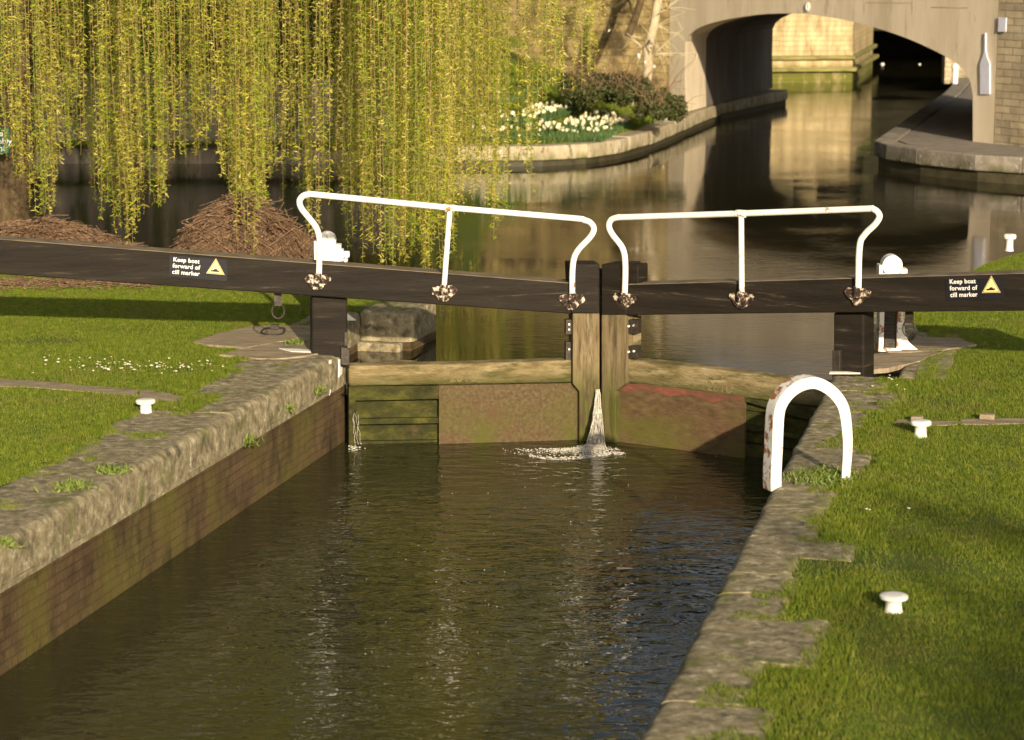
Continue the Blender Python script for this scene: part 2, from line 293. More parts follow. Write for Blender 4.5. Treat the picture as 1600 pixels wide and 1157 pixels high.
def rock(mb, c, ex, ey, L_, W_, z0, z1, rnd=.05, amp=.012, mi=0, seg=None, allround=True):
    """weathered block: rounded top edges, uneven faces"""
    bm = bmesh.new(); bmesh.ops.create_cube(bm, size=1)
    bmesh.ops.scale(bm, vec=(L_, W_, z1-z0), verts=bm.verts)
    te = [e for e in bm.edges if e.verts[0].co.z > 0 and e.verts[1].co.z > 0]
    ve = [e for e in bm.edges if abs(e.verts[0].co.z-e.verts[1].co.z) > .01]
    if not allround: te = [e for e in te if abs(e.verts[0].co.x-e.verts[1].co.x) > .01]
    bmesh.ops.bevel(bm, geom=te+(ve if allround else []), offset=min(rnd, (z1-z0)*.45), segments=4, affect='EDGES', profile=.5)
    bmesh.ops.subdivide_edges(bm, edges=[e for e in bm.edges if e.calc_length() > .12], cuts=seg or 5, use_grid_fill=True)
    bmesh.ops.triangulate(bm, faces=[f for f in bm.faces if len(f.verts) > 4])
    c = Vector((c[0], c[1], (z0+z1)/2)); ex = Vector(ex); ey = Vector(ey); vs = []
    for v in bm.verts:
        p = c + ex*v.co.x + ey*v.co.y + Vector((0,0,v.co.z))
        n = noise.noise_vector(p*3)*amp + noise.noise_vector(p*11)*amp*.5
        vs.append(p+n)
    bm.verts.index_update(); mb.add(vs, [[v.index for v in f.verts] for f in bm.faces], mi); bm.free()

# ------------------------------------------------------------------ ground, banks, water
g = MB(); g.add([(-900,-300,-2.6),(900,-300,-2.6),(900,1500,-2.6),(-900,1500,-2.6)], [(0,1,2,3)]); tag(g.build('ground', 'soil'), kind='structure')
CL = lambda s, o=0: HL + AX*s - PX*o      # left chamber wall line; o = distance back into the bank
CR = lambda s, o=0: HR + AX*s + PX*o
REC = .62
mit = GL.pt(937, 562, -.15)
# water bodies
w = MB(); pts = [GL.pt(400,560,-.12), GL.pt(937,562,-.12), GR.pt(1460,600,-.12)]
pts = [Vector((p.x,p.y,UPZ)) for p in pts]
w.add(pts + [Vector((60,pts[2].y,UPZ)), Vector((140,260,UPZ)), Vector((-140,260,UPZ)), Vector((-60,pts[0].y,UPZ))], [(0,1,2,3,4,5,6)])
tag(w.build('canal_water', 'upwater'), kind='structure')
w = MB(); w.add([(-14,-12,LOZ),(14,-12,LOZ),(14,22.0,LOZ),(mit.x,mit.y,LOZ),(-14,24.6,LOZ)], [(0,1,2,3,4)])
tag(w.build('chamber_water', 'lowater'), kind='structure')

lnear = [CL(-34), CL(.08), CL(.08,REC), CL(2.75,REC), CL(2.75)]
lnose = [at(667,477), at(681,471), at(672,465), at(600,450), at(500,432), at(430,418), at(250,402), at(150,380), at(80,362), at(0,345), at(-120,338), at(-500,335)]
rnear = [CR(-34), CR(.08), CR(.08,REC), CR(2.75,REC), CR(2.75)]
rnose = [at(1352,487), at(1375,470), at(1420,455), at(1470,440), at(1510,427), at(1545,409), at(1600,394), at(1800,378), at(2300,372)]
def inset(poly_edge, fn, o): return [fn(s, o2) for s, o2 in poly_edge]
LB = [CL(-34,.16), CL(-.1,.16), CL(-.1,REC+.16), CL(2.95,REC+.12), CL(3.0,.16)] + [p + Vector((-.12,-.12,0)) for p in lnose[:4]] + lnose[4:] + [Vector((-60,32,0)), Vector((-60,-12,0))]
RB = [CR(-34,.16), CR(-.1,.16), CR(-.1,REC+.16), CR(2.95,REC+.12), CR(3.0,.16)] + [p + Vector((.12,-.12,0)) for p in rnose[:4]] + rnose[4:] + [Vector((60,32,0)), Vector((60,-12,0))]
def sheet(name, poly, z, zb, m):
    mb = MB(); mb.prism([Vector((p.x,p.y,z)) for p in poly], (0,0,zb-z)); return tag(mb.build(name, m), kind='structure')
sheet('left_bank_lawn', LB, -.012, -2.2, 'turf'); sheet('right_bank_lawn', RB, -.012, -2.2, 'turf')

# ---------------- lock walls
JOINTS = []
def lock_wall(name, C, out, nose, label, seed):
    random.seed(seed)
    root = empty(name, C(-8,.2)*1 + Vector((0,0,-1.6)), label, 'lock wall')
    b = MB(); plan = [C(-34,.03), C(.32,.03), C(.32,REC), C(2.8,REC), C(2.8,.03)] + nose[:4]
    back = [nose[3] + out*.9, C(3.2,REC+.9), C(-34,REC+.9)]
    b.prism([Vector((p.x,p.y,-.345)) for p in plan+back], (0,0,-1.5)); b.build('brickwork', 'brick', root)
    # thin ledge course below the coping
    l = MB(); l.prism([Vector((p.x,p.y,-.345)) for p in (C(-34,-.015), C(-.06,-.015), C(-.06,.1), C(-34,.1))], (0,0,.045)); l.build('ledge_course', 'coping', root)
    s = -.10; i = 0; JOINTS.append([])
    while s > -21:
        Ls = random.uniform(.7,1.5) if seed == 3 else random.uniform(.45,.95); wd = random.choice([.42,.55,.62,.78,.9] if seed == 3 else [.45,.52,.60,.68,.80]); c = C(s-Ls/2, wd/2-.02)
        m = MB(); rock(m, c, AX, PX, Ls-.006, wd, -.30, random.uniform(-.003,.006), rnd=.07, amp=.016, seg=9, allround=False)
        m.build('coping_stone', 'coping', root, smooth=True); s -= Ls; i += 1; JOINTS[-1].append((s, wd))
    m = MB(); rock(m, C(.09,.05), AX, PX, .30, .13, -.345, -.03, .02, .006); m.build('quoin_stone', 'coping', root, smooth=True)
    # recess and nose coping
    for (a, b_, wd) in ((C(.0,REC), C(1.4,REC), .5), (C(1.4,REC), C(2.78,REC), .5)):
        m = MB(); d = (b_-a); rock(m, (a+b_)/2 + out*(wd/2-.02), d.normalized(), d.normalized().cross(Vector((0,0,1))), d.length-.01, wd, -.34, .0, .05); m.build('coping_stone', 'coping', root, smooth=True)
    m = MB(); a = C(3.15, REC+.02); b_ = C(3.15, -.01); d = b_-a
    rock(m, (a+b_)/2, d.normalized(), AX, d.length, .7, -.34, .0, .06); m.build('coping_stone', 'coping', root, smooth=True)
    m = MB(); a = C(2.86, REC+.02); b_ = C(2.86, .12); d = b_-a                # projecting footing in the recess end
    rock(m, (a+b_)/2, d.normalized(), AX, d.length, .34, -.62, -.345, .03); m.build('footing', 'coping', root, smooth=True)
    m = MB(); q = [C(3.4,-.01)] + nose[:4]
    for k in range(len(q)-1):
        a, b_ = q[k], q[k+1]; d = b_-a
        m.prism([a, b_, b_+out*.5, a+out*.5], (0,0,-.35))
    for v in range(len(m.v)): pass
    m.build('nose_coping', 'coping', root, bevel=.03)
    return root
LW = lock_wall('lock_wall', CL, -PX, lnose, 'brown brick lock chamber wall with thick pale coping, on the left', 3)
RW = lock_wall('lock_wall', CR, PX, rnose, 'stone-edged lock chamber wall on the right, under the white hoop', 5)
# white painted cill marks on the walls
m = MB()
for (x, y0, y1, w_) in ((515, 562, 618, 3), (531, 560, 590, 6)):
    a = at(x-w_/2, 553); 
    pl = Plane(CL(-3,-.004), CL(0,-.004))
    P_ = [Vector(pl.pt(x-w_/2, y0+2)), Vector(pl.pt(x+w_/2, y0)), Vector(pl.pt(x+w_/2-1, y1-6)), Vector(pl.pt(x-w_/2, y1))]
    m.prism([p+PX*.012 for p in P_], -PX*.01)
m.prism([p+Vector((0,0,.018)) for p in (at(436,547), at(462,548), at(510,551), at(508,553.5), at(455,552))], (0,0,-.01))
tag(m.build('paint_mark', 'letter', LW), 'white cill line painted on the coping')
m = MB(); m.prism([p+Vector((0,0,.022)) for p in (at(1297,584), at(1345,584), at(1344,586.5), at(1296,586.5))], (0,0,-.012)); tag(m.build('paint_mark', 'letter', RW), 'white cill line painted on the coping')

# ---------------- loose paving
def paving(name, polys, label, seed=1, h=.012):
    root = None; allp = []
    cx = sum((at(*p) for p in polys[0]), Vector())/len(polys[0])
    root = empty(name, cx, label, 'paving')
    for poly in polys:
        P_ = [at(*p) for p in poly]; rr = []
        for i in range(len(P_)):
            a, b = P_[i], P_[(i+1) % len(P_)]
            for k in range(6):
                q = a.lerp(b, k/6); q = q + noise.noise_vector(q*5)*.06; rr.append(Vector((q.x,q.y,h)))
        mb = MB(); mb.prism(rr, (0,0,-.05)); mb.build('slab', 'slab', root, bevel=.006); allp.append([XY(p) for p in rr])
    return allp
bare = []
bare += paving('stone_paving', [[(300,537),(345,521),(400,511),(486,510),(486,527),(380,545)], [(372,547),(484,529),(530,540),(520,553),(430,563),(345,556)]], 'bare stone slabs around the left heel post')
bare += paving('stone_paving', [[(1375,545),(1415,538),(1440,528),(1500,530),(1525,541),(1470,549),(1390,552)], [(1340,557),(1395,553),(1470,552),(1430,568),(1380,578),(1320,580)]], 'bare stone slabs at the foot of the right winding post')
bare += paving('stone_path', [[(-30,590),(60,595),(130,602),(215,608),(216,617),(130,611),(60,605),(-30,602)], [(222,608),(285,618),(284,630),(240,626),(218,618)]], 'narrow brown stone strip crossing the left lawn', h=-.003)
bare += paving('stone_path', [[(1400,655),(1500,657),(1500,663),(1400,662)], [(1505,655),(1640,652),(1640,660),(1505,662)]], 'narrow stone strip crossing the right lawn', h=-.003)
for px, w_, lb in (((1543,655), .13, 'small grey brick lying on the right lawn strip'), ((1433,659), .10, 'flat grey stone just behind the right middle bollard')):
    m = MB(); p = at(*px); rock(m, p, Vector((1,-.3,0)).normalized(), Vector((.3,1,0)).normalized(), w_, .09, 0, .045, .01, .006, seg=2); tag(m.build('loose_stone', 'slab', smooth=True), lb, 'stone')

# ------------------------------------------------------------------ lock gates
def gate(P, side):
    L = side == 'L'
    base = P.A + P.u*(0 if L else P.L) + Vector((0,0,-1.6))
    root = empty('lock_gate', base, 'left lock gate with mossy rail and brown lower panel, black beam reaching far left' if L else 'right lock gate with rusty red lower panel and black beam reaching the right edge', 'lock gate', 'pair of lock gates')
    # balance beam
    if L: bp = [(-260,355),(893,444),(893,491),(-260,411)]
    else: bp = [(978,446),(1200,440),(1900,420),(1900,483),(1200,490),(978,493)]
    bb = MB(); off = .10; th = .30
    slab(bb, P, bp, off, th); bm = bb.build('balance_beam', 'beam', root, bevel=.012)
    if L: tp = [(-260,355),(893,444)]
    else: tp = [(978,446),(1200,440),(1900,420)]
    t = MB(); T = [P.pt(x, y, off-.006) + Vector((0,0,.003)) for x, y in tp]
    for i in range(len(T)-1):
        t.prism([T[i], T[i+1], T[i+1]-P.n*(th-.012), T[i]-P.n*(th-.012)], (0,0,.006))
    t.build('weathered_top', 'beamtop', bm)
    # posts
    h = MB()
    if L: slab(h, P, [(487,462),(543,466),(543,574),(487,574)], -.02, .26)
    else: slab(h, P, [(1302,489),(1350,488),(1350,640),(1302,640)], -.04, .24)
    h.build('heel_post', 'beam', root, bevel=.02)
    iron = MB()
    if L:
        slab(iron, P, [(533,543),(546,545),(546,572),(533,570)], .02, .05); slab(iron, P, [(538,520),(543,520),(543,541),(538,541)], .0, .03)
    else: slab(iron, P, [(1300,548),(1312,548),(1312,590),(1300,590)], .0, .06)  # right side: dark plate standing in for the shaded gap beside the post
    iron.build('heel_strap_and_gap', 'iron', root, bevel=.004)
    mp = MB(); mt = MB(); cap = MB()
    if L:
        slab(mt, P, [(890,413),(937,413),(937,490),(893,490)], .12, .30); slab(mp, P, [(895,490),(937,490),(937,720),(905,720),(905,612),(895,600)], .09, .26)
    else:
        slab(mt, P, [(939.5,413),(978,413),(978,492),(939.5,492)], .12, .30); slab(mt, P, [(978,414),(997,414),(997,445),(978,446)], .02, .2)
        slab(mp, P, [(939.5,492),(977,492),(977,600),(962,612),(962,720),(939.5,720)], .09, .26)
    mp.build('mitre_post', 'oak', root, bevel=.01); mt.build('post_head', 'beam', root, bevel=.012)
    st = MB(); bo = MB(); bd = MB()
    if L:
        slab(st, P, [(884,500),(894.5,500),(894.5,523),(884,523)], .03, .08); pl = [(889,507),(889,515)]
        slab(st, P, [(884,535),(894.5,535),(894.5,566),(884,566)], .0, .08); pl += [(889,546)]
    else:
        slab(st, P, [(977.5,500),(996,500),(996,522),(977.5,522)], .03, .08); slab(st, P, [(977.5,541),(996,541),(996,561),(977.5,561)], .03, .08)
        slab(bd, P, [(978,496),(994,496),(994,566),(978,566)], -.06, .1); pl = [(983,510),(991,509),(983,550),(991,549)]
        bd.build('backing_board', 'rail', root)
    for q_ in range(len(st.f)//6):
        s1 = MB(); s1.v = st.v[q_*8:q_*8+8]; s1.f = [tuple(i-q_*8 for i in f) for f in st.f[q_*6:q_*6+6]]; s1.mi = [0]*6
        s1.build('iron_strap', 'iron', root, bevel=.003)
    for x, y in pl:
        bo = MB(); c = P.pt(x, y, .032); bo.tube([c, c+P.n*.015], .011, 8); bo.build('bolt', 'white', root)
    # rails
    r = MB()
    if L: slab(r, P, [(545,572),(720,569),(894,563),(894,598),(720,601),(545,604)], .02, .20)
    else: slab(r, P, [(978,562),(1100,575),(1302,601),(1302,640),(1100,614),(978,598)], .02, .20)
    rl = r.build('top_rail', 'rail', root, bevel=.022)
    tx = ('2010', 702, 597, 748, 596) if L else ('2010', 1104, 610, 1152, 617)
    a = P.pt(tx[1], tx[2], .0215); b = P.pt(tx[3], tx[4], .0215)
    text_mesh('carved_date', tx[0], a, b-a, Vector((0,0,1)), .135, 'carve', rl, .0006)
    s2 = MB(); pk = MB(); gap = MB(); r2 = MB()
    if L:
        slab(r2, P, [(545,604),(686,603),(686,624),(545,627)], .0, .18)
        slab(r2, P, [(545,604),(556,604),(556,730),(545,730)], .01, .17)
        for y0, y1 in ((627,653),(664.5,688),(689,730)): slab(pk, P, [(556,y0+1),(686,y0-1),(686,y1-1),(556,y1+1)], -.09, .06)
        slab(r2, P, [(556,655),(686,653),(686,662),(556,664)], -.03, .1)
        slab(s2, P, [(686,603),(905,599),(905,730),(686,730)], .012, .04)
    else:
        slab(r2, P, [(1100,614),(1302,640),(1302,668),(1163,628),(1100,620)], .0, .18)
        for y0, y1 in ((628,640),(641.5,664),(672,690),(692,740)): slab(pk, P, [(1163,y0),(1310,y0+24),(1310,y1+24),(1163,y1)], -.09, .06)
        slab(r2, P, [(1163,664),(1310,690),(1310,698),(1163,672)], -.03, .1)
        slab(s2, P, [(950,597),(1163,618),(1163,740),(950,740)], .012, .04)
    if not L:
        rs_ = MB(); q_ = [(951,598.5),(1000,600),(1060,606),(1110,611),(1163,618.5),(1163,628),(1140,624),(1110,629),(1080,617),(1040,619),(1010,609),(975,612),(955,604)]
        slab(rs_, P, q_, .0145, .002); rs_.build('red_paint_remnant', 'redpaint', root)
    r2.build('frame_timber', 'mossplank', root, bevel=.006); pk.build('planking', 'mossplank', root, bevel=.004)
    s2.build('lower_panel', 'sheet' if L else 'redsheet', root)
    se = MB(); slab(se, P, ([(930,420),(939.5,420),(939.5,720),(930,720)] if L else [(937.8,420),(946,420),(946,720),(937.8,720)]), -.12, .05); se.build('gap_shade_strip', 'iron', root)  # dark strip added to stand in for shade in the gap between the posts
    bk = MB(); slab(bk, P, ([(545,603),(937,600),(937,800),(545,800)] if L else [(939.5,600),(1310,640),(1310,800),(939.5,800)]), -.10 if not L else -.10, .03)
    # handrail
    def curve(px, off, sub=6):
        q = [P.pt(x, y, off) for x, y in px]; out = []
        for i in range(len(q)-1):
            p0, p1, p2, p3 = q[max(i-1,0)], q[i], q[i+1], q[min(i+2,len(q)-1)]
            ns = sub if (p2-p1).length < .6 else 3
            for k in range(ns):
                t_ = k/ns; out.append(.5*((2*p1)+(p2-p0)*t_+(2*p0-5*p1+4*p2-p3)*t_*t_+(3*p1-p0-3*p2+p3)*t_**3) if (p2-p1).length < .6 else p1.lerp(p2, t_))
        out.append(q[-1]); return out
    hr = MB(); ho = .135
    if L:
        path = [(498,436),(499,400),(499,374),(494,356),(482,340),(471,326),(468,315),(473,307),(483,304),(500,305),(702,325),(892,341),(911,344),(922,348),(928,358),(922,371),(902,393),(895,415),(894,462)]
        stn = [(703,326),(694,446)]; br = [(496,434),(693,452),(893,465)]
    else:
        path = [(976,460),(977,415),(973,389),(957,367),(951.5,354),(955,344),(966,340),(985,339.5),(1158,334),(1345,327),(1364,327),(1374,337),(1368,350),(1351,367),(1343,386),(1341,450)]
        stn = [(1158,334),(1159,458)]; br = [(977,464),(1160,463),(1341,456)]
    hr.tube(curve(path, ho), .031, 12); hr.tube([P.pt(*stn[0], ho), P.pt(*stn[1], ho)], .028, 12)
    hd = hr.build('handrail', 'white', root, smooth=True)
    c = P.pt(*stn[0], ho); j = MB(); j.tube([c-P.u*.05, c+P.u*.05], .038, 12); j.build('rail_joint', 'rustwhite', hd, smooth=True)
    for bx, by in br:
        k = MB(); n_ = 28; outp = []
        c = P.pt(bx, by, off+.004)
        for i in range(n_):
            q = 2*math.pi*i/n_
            rr = .045 + .050*max(0, math.cos(q))**3 + .050*max(0, -math.cos(q))**3 + .06*max(0, -math.sin(q))**4 - .015*max(0, math.sin(q))**2 + random.uniform(-.008,.008)
            outp.append(c + P.u*rr*math.cos(q)*1.45 + Vector((0,0,rr*1.15*math.sin(q)-.01)))
        k.prism(outp, P.n*.022)
        k.tube([c+P.n*.03+Vector((0,0,-.05)), c+P.n*.03+Vector((0,0,.05))], .042, 10)
        kb = k.build('rail_bracket', 'bracket', root, bevel=.004)
    # ring hanging under the beam
    rx, ry = (434,462) if L else (1421,488)
    k = MB(); a = P.pt(rx, ry-2, -.08); k.box(a+Vector((0,0,-.05)), P.u*.075, P.n*.03, (0,0,.13))
    c = a + Vector((0,0,-.17)); k.tube([c+P.u*.055*math.cos(q)*1.15+Vector((0,0,.075*math.sin(q))) for q in [i*math.pi/9 for i in range(19)]], .0085, 6)
    k.build('hanging_ring', 'iron', root)
    # warning sign
    if L: q = [(265,399),(355,406.5),(355,440),(264,432.5)]
    else: q = [(1478,437),(1568,434.5),(1568,468),(1478,470)]
    f = MB(); slab(f, P, q, off+.006, .006); sg = f.build('warning_sign', 'plate', root)
    O = P.pt(*q[3], off+.007); rt = (P.pt(*q[2], off+.007)-O); wd = rt.length; rt.normalize()
    up = (P.pt(*q[0], off+.007)-O).normalized()
    text_mesh('lettering', 'Keep boat\nforward of\ncill marker', O+rt*.035+up*.155, rt, up, .0585, 'letter', sg, .0006, spacing=1.05)
    tr = O + rt*(wd-.118) + up*.115
    def tri(s): return [tr+rt*s*math.cos(a_)+up*s*math.sin(a_) for a_ in (R(90), R(210), R(330))]
    t1 = MB(); t1.prism(tri(.104), P.n*.001); t1.build('triangle_border', 'yellow', sg)
    t2 = MB(); t2.prism([p+P.n*.0012 for p in tri(.096)], P.n*.0006); t2.build('triangle_outline', 'plate', sg)
    t3 = MB(); t3.prism([p+P.n*.002 for p in tri(.086)], P.n*.0006); t3.build('triangle_field', 'yellow', sg)
    t4 = MB(); bc = tr - up*.022 + P.n*.0028
    t4.prism([bc+rt*x_+up*y_ for x_, y_ in ((-.045,-.008),(.03,-.008),(.045,.008),(.018,.010),(.012,.022),(-.012,.020),(-.02,.010),(-.05,.004))], P.n*.0006); t4.build('boat_symbol', 'plate', sg)
    return root
random.seed(11)
G1 = gate(GL, 'L'); G2 = gate(GR, 'R')
# leak between the mitre posts + foam
random.seed(5)
m = MB(); P = GL
for k in range(60):
    t = random.random(); x0 = 934 + random.uniform(-2.5,3); xe = 929 + (random.random()-.5)*38*random.uniform(.5,1); o0 = .10; pts = []
    ys = 608 + random.random()**1.5*50; ns = 9
    for i in range(ns):
        q = i/(ns-1); yy = ys + (700-ys)*q; xx = x0 + (xe-x0)*((yy-605)/95)**1.2
        pts.append(GL.pt(xx+random.uniform(-.8,.8), yy, o0 + .26*((yy-605)/95)**.8*random.uniform(.6,1.2)))
    m.tube(pts, [random.uniform(.0025,.0075) for _ in pts], 5)
tag(m.build('water_leak', 'foam', smooth=True), 'white jet of water leaking out between the two gates', 'water jet')
# foam patch: many tiny flecks floating round the foot of the jet
V = []; Fc = []
def fleck(cx, cy, sx, sy, z):
    o = len(V); n = 6
    tl = random.uniform(.3,1.6)
    for j in range(n):
        q = 2*math.pi*j/n; yy_ = sy*math.sin(q)*random.uniform(.6,1.2); V.append((cx+sx*math.cos(q)*random.uniform(.6,1.2), cy+yy_, max(z, z+yy_*tl+sy*.6)))
    Fc.append(tuple(range(o, o+n)))
cc = at(925, 703, LOZ)
for k in range(1300):
    q = random.gauss(0,1); r_ = random.gauss(0,1)
    x = cc.x + q*.10 - abs(random.gauss(0,.30))*(random.random() < .5); y = cc.y - abs(r_)*.12 + .03
    fleck(x, y, random.uniform(.003,.011), random.uniform(.002,.005), LOZ+.003+random.random()*.004+.05*math.exp(-((x-cc.x)**2+(y-cc.y)**2)/.03)*random.random())
for k in range(260):
    t = random.random(); p = at(828+t*150, 713+4*math.sin(t*5)+random.uniform(-2,3), LOZ); fleck(p.x, p.y, random.uniform(.006,.02), random.uniform(.002,.005), LOZ+.004)
for k in range(50):
    t = random.random(); p = at(545+abs(random.gauss(0,9)), 698+random.uniform(-3,8), LOZ); fleck(p.x, p.y, random.uniform(.004,.015), .006, LOZ+.006)
for k in range(60):
    p = at(random.uniform(560,1150), random.uniform(705,1060), LOZ); fleck(p.x, p.y, random.uniform(.002,.007), .003, LOZ+.006)
m = MB(); m.v = V; m.f = Fc; m.mi = [0]*len(Fc); tag(m.build('foam', 'foam'), 'white foam floating where the gate leak hits the water', 'foam', kind='stuff')
# dribble at the left heel
m = MB()
for k in range(4):
    x0 = 547+random.random()*13; m.tube([GL.pt(x0+random.uniform(-2,2)+i*.4, 640+i*8+random.random()*9+k*1.5, .03+.008*i) for i in range(7)], .002, 4)
tag(m.build('water_leak', 'foam'), 'thin trickle running down beside the left heel of the gate', 'water jet')

# ------------------------------------------------------------------ winding (paddle) gear
def winding_gear(loc, label, flip=1):
    root = empty('winding_gear', loc, label, 'winding gear', 'white winding posts beside the gates')
    L0 = Vector(loc)
    e = Vector((1,0,0))*flip; f = Vector((0,1,0))
    B = lambda mb, x0, x1, y0, y1, z0, z1: mb.box(L0+e*(x0+x1)/2+f*(y0+y1)/2+Vector((0,0,(z0+z1)/2)), e*(x1-x0), f*(y1-y0), (0,0,z1-z0))
    m = MB(); B(m,-.125,-.075,-.08,.10,0,.62); B(m,.055,.105,-.08,.10,0,.62); B(m,-.075,.055,.06,.10,0,.62); B(m,-.13,.11,-.09,.10,0,.035); m.build('casing', 'rustwhite', root, bevel=.006)
    m = MB(); B(m,-.072,.052,-.035,.05,.03,.60)
    for i in range(17): B(m,-.06,.04,-.055,-.035,.05+i*.033,.066+i*.033)
    m.build('rack', 'iron', root)
    m = MB(); B(m,-.12,.10,-.09,.11,.60,.80); B(m,.10,.17,-.06,.08,.66,.79); B(m,.17,.235,-.03,.05,.70,.765); B(m,-.145,-.105,-.10,.08,.60,.885); B(m,.075,.145,-.08,.08,.66,.845); B(m,-.09,.085,-.07,.09,.80,.875); m.build('gear_housing', 'white', root, bevel=.008)
    m = MB(); c = L0+e*-.01+Vector((0,0,.882)); m.tube([c-f*.085, c-f*.095, c+f*.07], [.097,.101,.101], 28); m.build('gear_cover', 'white', root, bevel=.006)
    m = MB(); c2 = L0+e*.2+Vector((0,0,.68)); m.tube([c2-f*.13, c2-f*.02], .022, 10); m.build('spindle', 'white', root)
    m = MB(); m.prism([L0+e*x-f*.02+Vector((0,0,z)) for x, z in ((.105,0),(.30,0),(.26,.03),(.19,.09),(.145,.2),(.105,.5))], f*.06); m.build('foot_bracket', 'white', root, bevel=.005)
    return root
g1 = winding_gear(at(1390,548), 'full white winding post with dark toothed rack, behind the right beam')
L2 = at(514,501); g2 = copytree(g1, None, L2); g2['label'] = 'white round-topped winding gear behind the left heel post, only its top showing'

# ------------------------------------------------------------------ hoop handrail on the right wall
P = Plane(at(1205,762), at(1322,752)); 
cl = [(1213,768),(1213,740),(1215,700),(1217,655),(1222,633),(1237,613),(1258,601),(1279,600),(1300,612),(1316,632),(1322,655),(1325,690),(1324,720),(1321,756)]
root = empty('hoop_rail', P.pt(1266,768), 'rusty white steel hoop standing on the right chamber edge', 'hoop rail')
q = [P.pt(x,y,0) for x,y in cl]; pts = []
for i in range(len(q)-1):
    p0,p1,p2,p3 = q[max(i-1,0)],q[i],q[i+1],q[min(i+2,len(q)-1)]
    for k in range(5):
        t = k/5; pts.append(.5*((2*p1)+(p2-p0)*t+(2*p0-5*p1+4*p2-p3)*t*t+(3*p1-p0-3*p2+p3)*t**3))
pts.append(q[-1]); n = len(pts)
cen = P.pt(1268,690,0)
def hoop_strip(inner, outer, y0, y1, m_):
    m = MB(); vs = []
    for i, p in enumerate(pts):
        d = (pts[min(i+1,n-1)]-pts[max(i-1,0)]).normalized(); nn = d.cross(P.n).normalized()
        if nn.dot(p-cen) < 0: nn = -nn
        wob = 1 - .25*max(0,(i-n*.75)/(n*.25)) if True else 1
        for a, b in ((inner,y0),(outer,y0),(outer,y1),(inner,y1)): vs.append(p + nn*a*wob - P.n*b)
    fs = [(i*4+j, i*4+(j+1)%4, (i+1)*4+(j+1)%4, (i+1)*4+j) for i in range(n-1) for j in range(4)] + [(3,2,1,0),((n-1)*4,(n-1)*4+1,(n-1)*4+2,(n-1)*4+3)]
    m.add(vs, fs); return m
hoop_strip(-.044,.044,0,.014,'white').build('front_flange', 'white', root, bevel=.003)
hoop_strip(.030,.044,.014,.14,'white').build('rim', 'rustwhite', root, bevel=.003)

# ------------------------------------------------------------------ bollards
def bollard(px, h, label, grp='white mooring bollards'):
    L0 = at(*px); root = empty('bollard', L0, label, 'bollard', grp)
    m = MB(); m.lathe(L0, [(.062,-.02),(.055,.0),(.050,h*.25),(.050,h*.62),(.058,h*.70)], 20); m.build('stem', 'white', root, smooth=True)
    m = MB(); m.lathe(L0, [(.055,h*.66),(.082,h*.70),(.088,h*.78),(.087,h*.92),(.076,h*.99),(.04,h)], 24); m.build('cap', 'white', root, smooth=True)
    return root
bollard((228,645), .12, 'white mushroom bollard on the left lawn')
bollard((1438,681), .13, 'white bollard in the grass right of the hoop')
bollard((1396,953), .098, 'lowest white bollard, nearest the viewer, in shaded grass')
bollard((1577,390), .21, 'tall white bollard on the bank behind the right beam end')
b5 = empty('bollard', at(1492,131,.1), 'far pale post on the towpath beyond the bridge', 'bollard')
m = MB(); L0 = at(1492,131,.1); m.lathe(L0, [(.09,0),(.09,.45)], 14); m.build('stem','white',b5); m = MB(); m.lathe(L0, [(.10,.45),(.12,.48),(.11,.6),(.03,.62)],14); m.build('cap','white',b5)
# mooring ring on the left slabs
m = MB(); c = at(427,519,.02)
m.tube([c+Vector((.12*math.copysign(abs(math.cos(a))**.5, math.cos(a)), .07*math.copysign(abs(math.sin(a))**.6, math.sin(a))*2.2, .012*math.sin(a)+.01)) for a in [i*math.pi/12 for i in range(25)]], .009, 6)
m.box(c+Vector((0,.17,.03)), (.08,0,0), (0,.06,0), (0,0,.05))
tag(m.build('mooring_ring', 'iron'), 'dark iron ring lying on the slabs left of the heel post', 'ring')

# ------------------------------------------------------------------ brushwood piles
def pile(cx, cy, wx, wy, h, n, label, seed):
    random.seed(seed); m = MB()
    m.lathe((cx,cy,-.02), [(wx*.36,0),(wx*.26,h*.3),(wx*.12,h*.5),(.03,h*.6)], 14)
    for k in range(n):
        a = random.uniform(0,2*math.pi); rr = math.sqrt(random.random())
        x = cx + wx/2*rr*math.cos(a); y = cy + wy/2*rr*math.sin(a); zt = h*max(0,(1-rr**1.5))*random.uniform(.75,1.16)*(1+.25*noise.noise(Vector((x*2.2,y*2.2,seed))))+.03
        outd = Vector((math.cos(a), math.sin(a)*.6, 0)); outd = (outd + Vector((random.uniform(-.9,.9), random.uniform(-.7,.7), 0))).normalized()
        Ln = random.uniform(.25,.85); sl = -h/(wx/2)*rr*1.2 + random.uniform(-.18,.25)
        p = Vector((x,y,zt)); pts = []
        for i in range(4):
            t = (i/3-.5)*Ln; pts.append(Vector((x+outd.x*t, y+outd.y*t, max(.01, zt+sl*t - .25*t*t + random.uniform(-.02,.02)))))
        r0 = random.uniform(.004,.012); m.tube(pts, [r0, r0*.9, r0*.7, r0*.4], 4, caps=False)
    return tag(m.build('brushwood_pile', 'twig'), label, 'brushwood pile')
c = at(385,411); pile(c.x, c.y, 2.0, 1.2, .74, 2600, 'tall heap of brown cut twigs behind the left beam', 2)
c = at(60,386); pile(c.x, c.y, 2.3, 1.0, .34, 1300, 'low spread heap of brown twigs near the willow trunk', 4)

